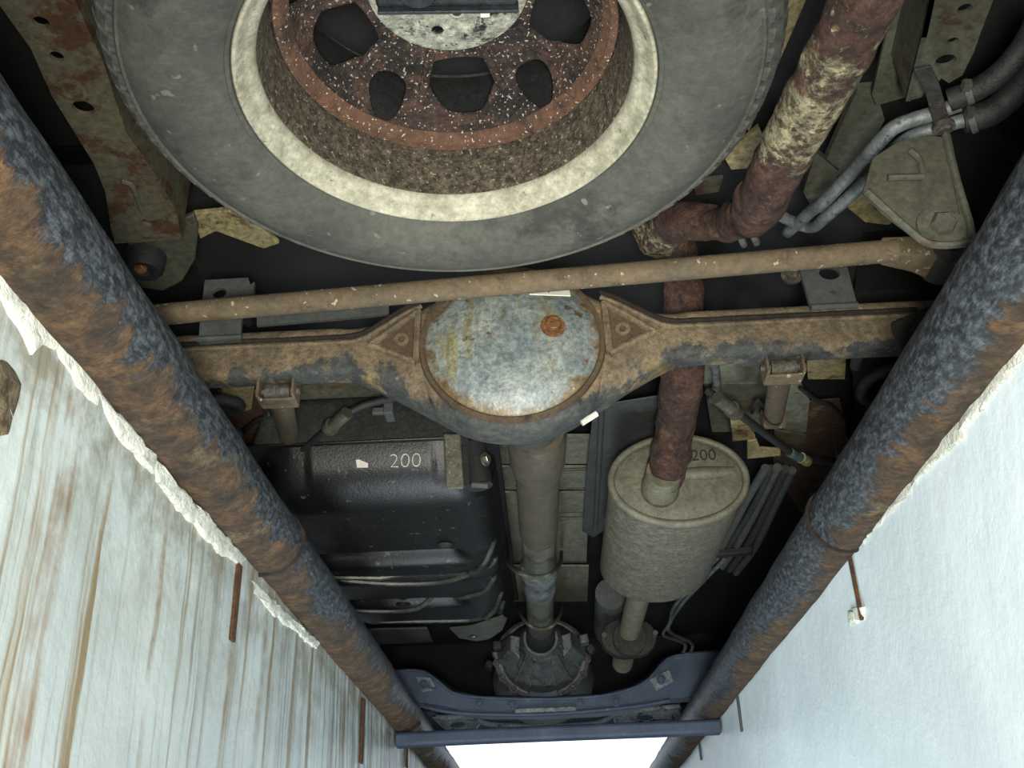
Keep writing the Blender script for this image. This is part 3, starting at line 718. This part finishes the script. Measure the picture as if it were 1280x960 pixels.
# upright spring brackets standing on the tubes
def post_bracket(px, yy, hook, nm):
    o = mk('spring_bracket', plate_y(px, yy, .008, hook), 'bracket', axle, smooth=0)
    return o
post_bracket([(256, 350), (310, 347), (313, 356), (318, 352), (317, 366), (304, 372), (300, 424), (248, 428), (250, 400)], AY-.01, [(274, 366, .012, .010)], 0)
mk('bracket_foot', tube([PY(246, 424, AY-.014), PY(302, 421, AY-.014)], .005, 8), 'bracket', axle)
post_bracket([(998, 332), (1058, 330), (1072, 382), (1014, 385)], AY-.01, [(1037, 341, .017, .013), (1042, 365, .004, .003)], 0)
mk('bracket_foot', tube([PY(1014, 384, AY-.014), PY(1072, 381, AY-.014)], .005, 8), 'bracket', axle)
mk('bracket_bolt', hexbolt(PY(990, 344, AY), (-.2, -1, 0), .012, .012), 'bolt', axle)
mk('breather_plate', plate_y([(321, 394), (412, 387), (486, 380), (486, 392), (452, 396), (321, 407)], AY+.03, .006), 'bracket', axle)
mk('arm_stop', plate_y([(1116, 402), (1165, 380), (1150, 440), (1128, 446)], AY-.03, .012), 'dark_bracket', axle, bevel=.003)
mk('magnet_tag', tube([PY(727, 529, AY+.05), PY(746, 517, AY+.05)], .005, 8), 'chalk', axle)

# ================================================================== lateral rod behind the axle
hq = .765
rp = [P(180, 395, hq), P(400, 377, hq), P(640, 354.5, hq), P(900, 328, hq), P(1120, 313, hq)]
pr = thing('panhard_rod', 'long dusty brown lateral rod running across just behind the axle', 'rod', rp[2])
mk('rod', tube([rp[0], rp[2].lerp(rp[0], .5), rp[2], rp[2].lerp(rp[4], .5), rp[4]], .0155, 20), 'rod', pr)
re = P(1162, 322, hq+.01)
mk('rod_end', loft([[c_+Vector((0, y, z)) for y, z in ((-.02*s, -.015*s2), (.02*s, -.015*s2), (.02*s, .015*s2), (-.02*s, .015*s2))] for c_, s, s2 in ((rp[4]-Vector((.02, 0, 0)), .7, .9), (rp[4].lerp(re, .5), 1.0, 1.1), (re, 1.3, 1.2))]), 'rod', pr, bevel=.003)
mk('bushing', lathe([(.008, -.03), (.027, -.03), (.027, .03), (.008, .03)], re+Vector((.02, 0, 0)), (0, 1, .1), 28, closed=True), 'dark_bracket', pr)
le = rp[0]-Vector((.03, 0, .0))
mk('bushing', lathe([(.008, -.03), (.025, -.03), (.025, .03), (.008, .03)], le, (0, 1, .1), 28, closed=True), 'dark_bracket', pr)

# ================================================================== trailing links, springs
def link_arm(c, px, h, label):
    e = P(px[0], px[1], h); t = thing('trailing_link', label, 'link', c, 'trailing links at the axle')
    d = (e-c).normalized()
    mk('link_tube', tube([c, c.lerp(e, .5), e], [.019, .020, .021], 16), 'rod', t)
    mk('link_eye', lathe([(.004, -.024), (.021, -.024), (.021, .024), (.004, .024)], e, (1, 0, 0), 24), 'rod', t)
link_arm(cl+Vector((0, .02, 0)), (363, 552), .93, 'short brown trailing link bolted under the left axle tube')
link_arm(cr_+Vector((0, .02, 0)), (966, 524), .93, 'short brown trailing link bolted under the right axle tube')
def coil(px, py, yy, label, turns=5, r=.052, wr=.0115, z0=.80, z1=1.12):
    c = P(px, py, yy); t = []
    for i in range(int(turns*20)+1):
        a = 2*PI*i/20; t.append(Vector((c.x+r*math.cos(a), c.y+r*math.sin(a), CAM.z+z0+(z1-z0)*i/(turns*20))))
    o = mk('coil_spring', tube(t, wr, 10, 1), 'spring'); tag(o, label, 'spring', 'rear coil springs')
coil(1116, 505, .86, 'dark coil spring beside the right end of the axle')
coil(262, 545, .86, 'dark coil spring beside the left end of the axle')

def wire(pts, r, lab, h=None, mat='hose'):
    o = mk('wire', tube(pts, r, 8, 6), mat); tag(o, lab, 'wire'); return o
wire([P(1000, 484, .98), P(1020, 500, .97), P(1040, 508, .97), P(1056, 524, .98)], .005, 'thin black wire below the right end of the axle')
wire([P(298, 545, .97), P(318, 528, .96), P(336, 520, .96), P(330, 510, .98)], .006, 'thin black wire below the left end of the axle')
wire([P(948, 545, .95), P(960, 520, .95), P(948, 500, .95), P(940, 516, .95)], .004, 'small black loop of wire beside the right trailing link')
cb = mk('wire_clip', join(box(P(1052, 562, .93), (.03, .006, .03)), box(P(1058, 574, .93), (.006, .03, .02)), box(P(1048, 570, .93), (.006, .02, .02))), 'chrome', bevel=.002); tag(cb, 'small bright open clip at the right pit edge below the axle', 'clip')

# ================================================================== exhaust
HM = .80
mr = P(848, 600, HM); L = .57
mfw = thing('muffler', 'fat oval grey muffler marked with a dark chalked 200 on its end', 'muffler', mr+Vector((0, .3, -.1)))
def oval(y, a, b, n=56): return [mr+Vector((a*math.cos(2*PI*i/n), y, b*math.sin(2*PI*i/n))) for i in range(n)]
A_, B_ = .144, .100
mk('muffler_shell', loft([oval(.006, A_*.99, B_*.99), oval(.010, A_, B_), oval(L, A_, B_), oval(L+.015, A_*.97, B_*.97), oval(L+.02, A_*.9, B_*.9)]), 'muffler', mfw, smooth=45)
mk('end_bead', loft([oval(y, A_+d, B_+d) for y, d in ((.016, -.002), (.014, .003), (.004, .005), (-.006, .004), (-.009, .000), (-.009, -.007), (-.004, -.010), (.006, -.010))], caps=False), 'muffler_cap', mfw, smooth=70)
cap = mk('end_cap', loft([oval(.012, A_-.008, B_-.008), oval(.006, A_-.010, B_-.010), oval(.0, A_-.026, B_-.024), oval(-.001, A_*.5, B_*.5), oval(-.001, A_*.05, B_*.05)]), 'muffler_cap', mfw)
mk('end_rib', tube([mr+Vector((-.01, .004, .012)), mr+Vector((.06, .002, .012)), mr+Vector((.115, .005, .014))], [.014, .016, .012], 14), 'muffler_cap', mfw)
mk('end_marking', text('200', .036, mr+Vector((.058, -.0075, .050)), (1, 0, 0), (0, 0, 1)), 'ink', mfw)
mk('outlet_collar', tube([PY(824, 618, mr.y+.02), PY(826, 606, mr.y-.02), PY(830, 590, mr.y-.07)], [.041, .039, .036], 24), 'muffler_cap', mfw)
ef = PY(790, 748, mr.y+L)
mk('inlet_pipe', tube([Vector((mr.x-.03, mr.y+L-.03, mr.z-.02)), Vector((mr.x-.03, mr.y+L+.05, mr.z-.022)), P(787, 788, .755)], .032, 20), 'muffler_cap', mfw)

ep = thing('tail_exhaust_pipe', 'flaking red-brown rusted exhaust pipe looping over the axle to the tail', 'exhaust pipe', P(945, 250, .80))
def rust_pipe():
    n = N('exhaust_rust'); lin = lambda c: tuple(v*.66 for v in LIN(c)[:3])+(1,); col = n.mix(n.ramp(n.noise(20, 8, .7), .38, .62), lin((56, 42, 40)), lin((96, 70, 58)))
    col = n.mix(n.ramp(n.noise(34, 8, .75), .58, .64), col, lin((128, 90, 62)))
    x, y, z = n.sep()
    c = P(1045, 110, .78)
    v = n.math('ADD', n.math('ABSOLUTE', n.math('SUBTRACT', y, c.y-.0)), n.math('MULTIPLY', n.math('SUBTRACT', n.noise(40, 8, .75), .5), .34))
    lowside = n.math('ADD', n.math('MULTIPLY', n.noise(16, 8, .8), 1.0), 0)
    k = n.math('MULTIPLY', n.ramp(v, .105, .085), n.ramp(lowside, .42, .50))
    k = n.math('MULTIPLY', k, n.ramp(n.noise(75, 6, .7), .60, .52))
    e = P(818, 300, .955)
    dd = [n.math('SUBTRACT', q, float(w_)) for q, w_ in zip((x, y, z), e)]
    dist = n.math('SQRT', n.math('ADD', n.math('ADD', n.math('MULTIPLY', dd[0], dd[0]), n.math('MULTIPLY', dd[1], dd[1])), n.math('MULTIPLY', dd[2], dd[2])))
    k = n.math('MAXIMUM', k, n.math('MULTIPLY', n.ramp(n.math('ADD', dist, n.math('MULTIPLY', n.noise(40, 8, .7), .06)), .098, .080), n.ramp(n.noise(80, 6, .7), .58, .5)))
    pale = n.mix(n.ramp(n.noise(50, 6), .4, .6), lin((176, 168, 134)), lin((146, 138, 112)))
    col = n.mix(k, col, pale)
    col = n.grain(n.grain(col, 70, .5), 180, .3)
    n.bump(n.math('ADD', n.noise(60, 8, .75), n.math('MULTIPLY', k, .5)), 1.0, .012)
    return n.out(col, .85, 0, .25)
M['exhaust'] = rust_pipe()
ht = .79
p_over = [PY(828, 597, mr.y-.045), PY(840, 560, mr.y-.09), PY(850, 510, mr.y-.16), PY(854, 455, AY+.22), Vector((PY(854, 455, AY+.22).x-.005, AY+.10, CAM.z+1.00)), Vector((PY(820, 330, AY).x, AY-.03, CAM.z+.985)), P(818, 302, .955), P(842, 275, .93)]
mk('muffler_tail', tube([PY(828, 602, mr.y-.03), PY(838, 570, mr.y-.08), PY(846, 520, mr.y-.15), PY(853, 460, AY+.22), Vector((PY(853, 455, AY+.22).x, AY+.11, CAM.z+1.015)), Vector((PY(820, 330, AY-.05).x, AY-.05, CAM.z+1.015)), P(822, 300, .975), P(846, 276, .93), P(900, 280, .88), P(936, 268, .82), P(952, 246, .79)],
    [.038, .040, .040, .039, .034, .032, .031, .028, .026, .030, .033], 32, 10, .006, True, 42), 'exhaust', ep, smooth=60)
mk('tail_section', tube([P(940, 272, .80), P(955, 244, .79), P(1000, 155, .78), P(1046, 70, .77), P(1086, -6, .76), P(1120, -70, .76)], [.026, .032, .0325, .0325, .0325, .0325], 32, 10, .004, True, 45), 'exhaust', ep, smooth=60)
mk('hanger_clip', join(tube([P(924, 292, .93), P(930, 306, .93)], .006, 8), tube([P(940, 290, .93), P(946, 304, .93)], .006, 8)), 'alu_pipe', ep)
fj = P(786, 797, .755)
fg = thing('exhaust_joint', 'dark flanged exhaust joint in front of the muffler', 'flange', fj)
mk('flange', loft([[fj+Vector((a*math.cos(2*PI*i/20)*1.25+(.012 if math.cos(2*PI*i/20) > 0 else -.012), y, a*math.sin(2*PI*i/20))) for i in range(20)] for a, y in ((.030, -.01), (.058, -.005), (.060, .03), (.052, .07), (.045, .10))]), 'dark_bracket', fg)
mk('collar', lathe([(.034, .0), (.050, .0), (.052, .03), (.040, .06)], fj+Vector((0, -.03, -.01)), (0, 1, 0), 28), 'dark_bracket', fg)
mk('front_pipe', tube([fj+Vector((-.005, .08, -.01)), fj+Vector((-.01, .22, -.03))], .034, 18), 'muffler_cap', fg)
mk('spring_bolt', tube([fj+Vector((.078, -.05, 0)), fj+Vector((.078, .06, 0))], .008, 8), 'bracket', fg)
mk('spring_bolt', tube([fj+Vector((-.078, -.05, 0)), fj+Vector((-.078, .06, 0))], .008, 8), 'bracket', fg)
ca = P(762, 768, .86)
mk('damper_canister', tube([P(762, 735, .88), P(764, 790, .88)], .055, 20, 1), 'dark_bracket', fg) if False else None
dc = mk('resonator_canister', tube([P(764, 742, .88), P(760, 788, .88)], .050, 22, 1), 'bracket'); tag(dc, 'small grey canister beside the muffler front', 'canister')

# ================================================================== propeller shaft
hs = .79
s0, s1 = P(671, 538, hs), P(676, 806, hs)
ps = thing('propeller_shaft', 'grey propeller shaft with bright turned sections running forward to the gearbox', 'shaft', s0)
dv = s1-s0; Ls = dv.length; da = dv.normalized()
def at_py(py):
    lo, hi = 0., 1.
    for _ in range(40):
        mid = (lo+hi)/2; p = s0+dv*mid-CAM; y = 480-F*p.dot(cu)/p.dot(fwd)
        if y < py: lo = mid
        else: hi = mid
    return lo*Ls
def seg(name, prof, mat, par=ps): return mk(name, lathe([(r, at_py(y)) for r, y in prof], s0, da, 28), mat, par)
seg('yoke', [(.05, 538), (.056, 545), (.055, 572), (.048, 590), (.046, 596)], 'shaft')
seg('shaft_tube', [(.045, 592), (.0455, 596), (.0445, 664), (.043, 667), (.040, 668)], 'shaft')
seg('bright_sleeve', [(.036, 664), (.0415, 668), (.0415, 692), (.040, 694), (.043, 699), (.043, 702)], 'chrome')
seg('centre_joint', [(.03, 700), (.047, 704), (.050, 711), (.047, 716), (.036, 722), (.044, 728), (.044, 736), (.034, 740)], 'gear')
seg('front_sleeve', [(.030, 736), (.0395, 740), (.0395, 761), (.0375, 762), (.0395, 764), (.0395, 785), (.034, 786)], 'chrome')
seg('rubber_boot', [(.036, 783), (.047, 786), (.044, 793), (.05, 801), (.05, 808)], 'rubber')
def hoop(px, h, r, label):
    o = mk('shaft_hoop', tube([P(x, y, h_) for x, y, h_ in px], r, 10, 8), 'frame'); tag(o, label, 'hoop', 'safety hoops under the shaft')
hoop([(634, 690, 1.0), (636, 704, .80), (650, 716, .72), (670, 721, .715), (688, 717, .72), (700, 704, .80), (702, 690, 1.0)], 0, .0055, 'wide wire hoop under the middle joint of the propeller shaft')
hoop([(648, 756, 1.0), (650, 766, .80), (660, 780, .73), (676, 786, .725), (692, 781, .73), (701, 766, .80), (702, 756, 1.0)], 0, .005, 'narrow wire hoop close to the gearbox')

# ================================================================== gearbox
gc = s0+da*at_py(800)
gb = thing('gearbox', 'ribbed grey alloy gearbox tail housing at the front of the propeller shaft', 'gearbox', gc)
def gring(y, a, b, dz=0): return [gc+Vector((a*math.cos(2*PI*i/32), y, dz+b*math.sin(2*PI*i/32))) for i in range(32)]
mk('tail_housing', loft([gring(-.02, .055, .055), gring(.0, .066, .064), gring(.05, .075, .075), gring(.14, .105, .10), gring(.22, .135, .12), gring(.24, .14, .125)]), 'gear', gb, smooth=30)
for a in (200, 225, 250, 270, 290, 315, 340):
    c, s = math.cos(math.radians(a)), math.sin(math.radians(a))
    mk('housing_rib', tube([gc+Vector((.064*c, 0, .064*s)), gc+Vector((.106*c, .14, .10*s)), gc+Vector((.136*c, .22, .12*s))], .006, 6), 'gear', gb)
mk('gear_case', loft([gring(.24, .15, .13), gring(.25, .165, .14), gring(.33, .17, .15), gring(.36, .15, .14), gring(.6, .19, .17)]), 'gear', gb, smooth=30)
mk('mount_plate', box(gc+Vector((0, .30, -.145)), (.26, .10, .02)), 'gear', gb, bevel=.004)
mk('mount_plate', box(gc+Vector((0, .26, -.125)), (.10, .06, .03)), 'sub', gb, bevel=.004)
for s in (-1, 1):
    mk('mount_ear', loft([[gc+Vector((s*x, y, z)) for x, z in q] for y, q in ((.03, ((.065, .02), (.10, .03), (.10, -.02), (.07, -.05))), (.16, ((.10, .02), (.15, .03), (.15, -.03), (.11, -.06))))]), 'gear', gb, bevel=.004)
    for k in range(4):
        a = math.radians(270+s*(18+k*22)); mk('case_bolt', hexbolt(gc+Vector((.155*math.cos(a), .245, .133*math.sin(a))), (0, -1, 0), .010, .010), 'bolt', gb)
    mk('case_bolt', hexbolt(gc+Vector((s*.088, .05, -.015)), (0, -1, 0), .010, .012), 'bolt', gb)
for q, (px, py) in enumerate(((622, 808), (622, 819), (612, 832), (730, 800), (738, 812))):
    mk('connector', box(P(px, py, .80), (.03, .05, .03), Matrix.Rotation(q, 3, 'Y')), 'gear' if q % 2 else 'hose', gb, bevel=.005)

# ================================================================== fuel tank
tk = thing('fuel_tank', 'black ribbed fuel tank with a chalked 200 on its rear face', 'tank', P(490, 690, .80))
hb = .775
yr, yf = P(490, 612, hb).y, P(520, 796, hb).y
xr_, xl_ = P(622, 640, hb).x, -.60
nx, ny = 64, 110; V, Fc = [], []
depth = .105
pys = [(P(560, yv, hb).y, d) for yv, d in ((690, .028), (697, .03), (712, .02), (750, .03), (755, .03), (771, .022))]
def sm(a, b, x): t = max(0, min(1, (x-a)/(b-a))); return t*t*(3-2*t)
def band(y, c, w_): return math.exp(-((y-c)/w_)**4)
g1, g2, g3, g4 = (P(560, v, hb).y for v in (694, 716, 752, 776))
def tankz(u, v):
    x = xl_+(xr_-xl_)*u; y = yr+(yf-yr)*v
    cr0 = .10
    dx = min(x-xl_, xr_-x); dy0 = y-yr; dy1 = yf-y
    def edge(d, w_): 
        if d >= w_: return 1
        t = max(0, d)/w_; return math.sqrt(max(0, 1-(1-t)**2))
    e = min(edge(dx, .085), 1)*min(edge(dy0, .13), 1)*min(edge(dy1, .07), 1)
    if dx < .12 and dy0 < .12: e *= edge(.12-math.hypot(.12-dx, .12-dy0)+.0, .06) if math.hypot(.12-dx, .12-dy0) > .06 else 1
    z = depth*e
    ins = sm(.05, .085, dx)
    z -= .034*band(y, g1, .030)*sm(.085, .13, xr_-x)*e
    z += .010*sm(g1+.02, g1+.06, y)*e - .030*sm(g2-.018, g2+.004, y)*e + .022*sm(g2+.01, g2+.07, y)*e
    z -= .034*band(y, g3+.10*(u-.5)*.3, .035)*sm(.11, .17, xr_-x)*e
    z -= .030*sm(g4-.02, g4+.01, y)*e
    return x, y, CAM.z+hb+depth-z
for i in range(nx+1):
    for j in range(ny+1): V.append(Vector(tankz(i/nx, j/ny)))
n1 = ny+1
for i in range(nx):
    for j in range(ny): Fc.append((i*n1+j, i*n1+j+1, (i+1)*n1+j+1, (i+1)*n1+j))
mk('tank_lower_shell', (V, Fc), 'tank', tk, smooth=70)
zt = CAM.z+hb+depth
mk('tank_seam_flange', box(((xl_+xr_)/2, (yr+yf)/2, zt+.002), (xr_-xl_+.024, yf-yr+.024, .005)), 'tank', tk, bevel=.002)
rings = []
for z, ins in ((zt, .0), (zt+.10, .015), (zt+.125, .03), (zt+.14, .06)):
    rings.append([Vector((x, y, z)) for x, y in ((xl_+ins, yr+ins), (xr_-ins, yr+ins), (xr_-ins, yf-ins), (xl_+ins, yf-ins))])
mk('tank_upper_shell', loft(rings), 'tank_top', tk, bevel=.012)
ft = yr+.004
def ty_(px, py): q = PY(px, py, ft); return q
mk('chalk_number', text('200', .046, ty_(507, 578)+Vector((0, -.006, .0)), (1, 0, .0), (0, 0, 1), .0006, -.0012), 'chalk', tk)
mk('chalk_patch', plate_y([(445, 575), (448, 574), (460, 579), (460, 584), (446, 584)], ft-.006, .002), 'white', tk)
for q in ([(395, 716), (520, 717), (575, 713), (604, 703), (620, 688), (626, 665)], [(408, 728), (520, 728), (580, 722), (612, 712), (628, 700)], [(430, 762), (500, 762), (550, 754), (590, 742), (606, 738), (618, 728)], [(440, 783), (540, 783), (585, 779), (612, 768), (630, 748)], [(455, 788), (560, 787), (600, 784), (622, 774), (632, 756)]):
    L3 = []
    for p in spline([P(x, y, hb) for x, y in q], 5):
        u, v = (p.x-xl_)/(xr_-xl_), (p.y-yr)/(yf-yr)
        if u > .955 or v > .985: continue                      # the lips fade out into the rounded corner
        L3.append(Vector(tankz(max(0, u), max(0, v)))-Vector((0, 0, .001)))
    mk('pressed_lip', tube(L3, .0075, 8, 1), 'tank_lip', tk)
# mounting tab at the front corner, with a hole
mk('mount_tab', plate([P(562, 786, .79), P(590, 783, .79), P(628, 770, .79), (P(634, 774, .79)), P(628, 788, .79), P(612, 799, .79), P(596, 802, .79), P(574, 798, .79)], .006, (0, 0, 1), [(P(592, 795, .79), .013, .016)]), 'chrome', tk, bevel=.002)
mk('front_strap', plate_h([(455, 788), (534, 786), (541, 803), (470, 806)], .80, .008), 'tank_top', tk, bevel=.003)
mk('drain_plug', hexbolt(P(504, 755, hb-.002), (0, 0, -1), .014, .006), 'tank', tk)
mk('tank_blob', lathe([(.001, -.008), (.012, -.006), (.018, 0), (.001, .004)], P(556, 681, hb-.003), (0, 0, 1), 14), 'rubber', tk)
# support post and rubber damper at the tank's rear edge
dm = thing('damper_post', 'upright grey mounting post with a shiny black damper by the tank edge', 'mount', PY(568, 600, yr-.06))
q = yr-.05
mk('post', loft([[PY(x, y, q+d) for x, y in ((554, 542), (576, 542), (580, 611), (558, 612))] for d in (0, .03)]), 'muffler', dm, bevel=.004)
d0, d1 = PY(592, 556, q+.04), PY(600, 608, q+.04)
mk('damper', tube([d0, d0.lerp(d1, .5), d1], .026, 22, 2), 'rubber', dm)
mk('damper_ring', tube([PY(590, 606, q+.02), PY(610, 607, q+.02)], .006, 8), 'bracket', dm)
mk('damper_plate', plate_y([(577, 545), (585, 545), (587, 606), (580, 608)], q+.015, .01), 'rubber', dm)
mk('damper_bolt', hexbolt(PY(606, 574, q+.0), (1, -.6, 0), .010, .01), 'chrome', dm)

# ================================================================== cables, lines
def cable(name, pts, r, mat, label, cat, group=None, k=6):
    t = thing(name, label, cat, pts[0], group); mk('sheath', tube(pts, r, 10, k), mat, t); return t
c = cable('brake_cable', [P(318, 606, .86), P(350, 585, .87), P(392, 551, .88), P(426, 523, .89), P(452, 508, .91), P(486, 499, .93), P(540, 492, .96)], .0075, 'hose', 'black handbrake cable with a silver end crossing in front of the left axle tube', 'cable', 'handbrake cables')
mk('cable_ferrule', tube([P(417, 531, .875), P(425, 524, .875), P(434, 516, .88)], .013, 12), 'chrome', c)
mk('ferrule_ring', tube([P(411, 536, .875), P(416, 532, .875)], .016, 14), 'chrome', c)
mk('tape', tube([P(338, 596, .862), P(344, 591, .862)], .0095, 12), 'teal', c)
c = cable('brake_cable', [P(884, 488, .92), P(905, 503, .89), P(930, 522, .87), P(970, 552, .86), P(1000, 571, .86), P(1050, 578, .87)], .0085, 'hose', 'black handbrake cable with a silver end and cream sleeve beside the right link', 'cable', 'handbrake cables')
mk('cable_ferrule', tube([P(896, 497, .88), P(906, 505, .875), P(914, 511, .87)], .014, 12), 'chrome', c)
mk('ferrule_ring', tube([P(914, 511, .87), P(920, 516, .87)], .017, 14), 'chrome', c)
mk('tape', tube([P(988, 566, .855), P(1000, 572, .855)], .0105, 12), 'teal', c)
mk('sleeve', tube([P(1001, 572, .855), P(1009, 577, .855)], .012, 12), 'cream', c)
c = cable('brake_hose', [P(478, 498, .93), P(520, 492, .95), P(545, 500, .97)], .006, 'hose', 'thin brake hose with a bent steel pipe beside the left of the differential', 'hose')
mk('steel_pipe', tube([P(422, 544, .94), P(450, 543, .94), P(478, 541, .94), P(486, 533, .94), P(487, 518, .94)], .0045, 8), 'chrome', c)
mk('steel_pipe', tube([P(424, 533, .945), P(480, 531, .945)], .003, 8), 'chrome', c)
mk('hose_union', join(box(P(487, 514, .93), (.02, .045, .03)), box(P(474, 514, .93), (.03, .012, .015))), 'bracket', c, bevel=.003)
c = cable('brake_hose', [P(893, 455, .93), P(896, 480, .93), P(890, 500, .94)], .009, 'alu_pipe', 'short grey hose hanging behind the red-brown exhaust pipe', 'hose')
# cable brackets hung from the floor
def hang(px1, px2, h, mat, label):
    t = thing('cable_bracket', label, 'bracket', P(*px1[0], h), 'cable brackets')
    mk('bracket_leaf', plate_h(px1, h, .004), mat, t, bevel=.001); mk('bracket_foot', plate_h(px2, h+.01, .006), mat, t, bevel=.002)
hang([(388, 545), (421, 540), (420, 575), (389, 575)], [(362, 588), (390, 578), (402, 586), (404, 602), (364, 604)], .91, 'yellow', 'yellowed sheet bracket behind the left handbrake cable')
hang([(912, 516), (926, 518), (944, 544), (944, 549), (916, 552)], [(934, 552), (946, 550), (950, 560), (976, 562), (976, 570), (934, 574)], .91, 'yellow', 'yellowed sheet bracket behind the right handbrake cable')
# bundle of lines along the right side
LB = [((957, 585), (935, 622), (915, 660), (893, 700)), ((964, 585), (946, 625), (920, 668), (898, 703)), ((972, 584), (950, 628), (926, 674), (903, 708)), ((982, 586), (960, 632), (936, 678), (912, 712)), ((990, 588), (968, 634), (944, 684), (920, 716))]
names = ['innermost, nearest the muffler', 'second from the muffler', 'middle', 'second from the pit edge', 'outermost, nearest the pit edge']
for i, q in enumerate(LB):
    o = mk('fuel_line', tube([P(x, y, .90) for x, y in q], .0105 if i != 1 else .009, 10), 'spring' if i % 2 else 'bracket'); tag(o, 'dark line of the bundle right of the muffler, ' + names[i], 'pipe', 'bundle of lines right of the muffler')
o = mk('line_clip', box(P(918, 690, .885), (.10, .03, .02), Matrix.Rotation(-.15, 3, 'Z')), 'rubber', bevel=.004); tag(o, 'black clip holding the bundle of lines right of the muffler', 'clip')
for q, lab in ((((905, 700), (880, 725), (850, 758), (836, 788), (866, 806), (850, 830)), 'bright zigzag line below the bundle, outer of the two'), (((896, 698), (868, 728), (842, 760), (838, 778), (830, 794), (857, 806), (844, 829)), 'bright zigzag line below the bundle, inner of the two')):
    o = mk('brake_pipe', tube([P(x, y, .88) for x, y in q], .0065, 10, 5), 'alu_pipe'); tag(o, lab, 'pipe', 'zigzag brake pipes')
# filler pipes at the upper right
ft_ = thing('fuel_filler_pipes', 'pair of bare grey metal pipes clamped to black hoses at the upper right', 'pipes', P(1080, 200, .86))
mk('pipe', tube([P(985, 290, .95), P(1016, 262, .90), P(1028, 254, .88), P(1070, 210, .87), P(1104, 172, .86), P(1124, 156, .86), P(1166, 142, .86), P(1200, 130, .86)], .0095, 14), 'alu_pipe', ft_)
mk('pipe', tube([P(960, 262, .93), P(1010, 284, .93), P(1034, 270, .88), P(1076, 232, .87), P(1110, 196, .86), P(1134, 174, .86), P(1164, 162, .86), P(1206, 150, .86)], .0090, 14), 'alu_pipe', ft_)
mk('hose', tube([P(1186, 126, .86), P(1220, 112, .86), P(1250, 92, .86), P(1278, 60, .87), P(1300, 20, .88)], .014, 16), 'hose', ft_)
mk('hose', tube([P(1204, 150, .86), P(1235, 142, .86), P(1262, 122, .87), P(1300, 80, .88)], .017, 16), 'hose', ft_)
for (a, b, r) in (((1206, 116), (1214, 113), .016), ((1210, 150), (1218, 147), .019)):
    cl_ = mk('hose_clamp', tube([P(*a, .86), P(*b, .86)], r, 18), 'bracket', ft_); mk('clamp_screw', box(P(a[0]+2, a[1]-9, .85), (.009, .012, .009)), 'chrome', cl_)
sb = thing('pipe_strap', 'dark rusty sheet strap hanging across the pair of filler pipes', 'strap', P(1165, 120, .84))
mk('strap', plate([P(x, y, .840) for x, y in ((1143, 88), (1164, 83), (1174, 104), (1191, 162), (1171, 168), (1156, 114))], .004, (0, 0, 1)), 'dark_bracket', sb, bevel=.001)
mk('strap_bolt', hexbolt(P(1180, 158, .836), (0, 0, -1), .009, .008), 'bolt', sb)

# ================================================================== front subframe
yS = P(690, 862, .66).y
sf = thing('front_crossmember', 'wide dark blue-grey dropped crossmember below the gearbox', 'crossmember', P(690, 862, .66))
def sfpt(px, py): return PY(px, py, yS)
top = [(470, 838), (508, 836), (530, 838), (548, 850), (566, 864), (600, 870), (680, 872), (752, 868), (792, 858), (812, 846), (834, 822), (862, 815), (900, 812)]
bot = [(470, 876), (505, 878), (530, 880), (556, 884), (580, 892), (610, 894), (680, 894), (750, 891), (786, 886), (810, 880), (836, 874), (864, 872), (900, 870)]
rings = [[sfpt(*a), sfpt(*b), sfpt(*b)+Vector((0, .14, .01)), sfpt(*a)+Vector((0, .14, .03))] for a, b in zip(top, bot)]
mk('beam', loft(rings), 'sub', sf, bevel=.006)
mk('lower_flange', tube([sfpt(530, 884)-Vector((0, .005, 0)), sfpt(580, 892)-Vector((0, .005, 0)), sfpt(680, 893)-Vector((0, .005, 0)), sfpt(786, 884)-Vector((0, .005, 0)), sfpt(836, 876)-Vector((0, .005, 0))], .007, 8), 'sub', sf)
mk('skid_edge', box(sfpt(682, 888)-Vector((0, .012, 0)), (.20, .01, .014)), 'arm_edge', sf, bevel=.003)
for px in ([(520, 846), (538, 848), (546, 862), (528, 866)], [(812, 850), (836, 838), (842, 852), (820, 864)]):
    mk('mount_pad', plate([sfpt(*p)-Vector((0, .006, 0)) for p in px], .006, (0, 1, 0)), 'arm_edge', sf)
for px, py in ((530, 856), (826, 850), (600, 881), (770, 878), (640, 882), (725, 881)):
    mk('mount_bolt', hexbolt(sfpt(px, py)-Vector((0, .008, 0)), (0, -1, 0), .011, .010), 'sub', sf)
mk('upper_flange', tube([sfpt(x, y+2)-Vector((0, .003, 0)) for x, y in top[1:-1]], .005, 8, 3), 'sub', sf)
y2 = yS+.55
ab = mk('anti_roll_bar', tube([PY(x, y, y2-.05) for x, y in ((545, 897), (590, 897), (615, 905), (700, 907), (750, 902), (776, 890), (850, 883))], .011, 12), 'arm_edge'); tag(ab, 'thin pale bent bar crossing in front of the dark crossmember', 'bar')
for px, lab in (([(540, 896), (592, 897), (600, 903), (590, 916), (560, 914), (548, 904)], 'left'), ([(766, 896), (800, 886), (848, 882), (852, 900), (800, 905), (772, 908)], 'right')):
    o = mk('control_arm', plate_y(px, y2, .04, [(sum(p[0] for p in px)/6, sum(p[1] for p in px)/6, .03, .012)]), 'arm_edge', bevel=.006); tag(o, 'pale worn pressed control arm at the far %s end of the pit' % lab, 'control arm', 'front control arms')
bp = mk('front_valance', loft([[PY(x, y, y2+.25+d) for x, y in ((470, 880), (560, 890), (700, 892), (830, 884), (900, 874), (900, 900), (830, 912), (690, 918), (560, 918), (470, 910))] for d in (0, .06)]), 'sub', body, bevel=.01)
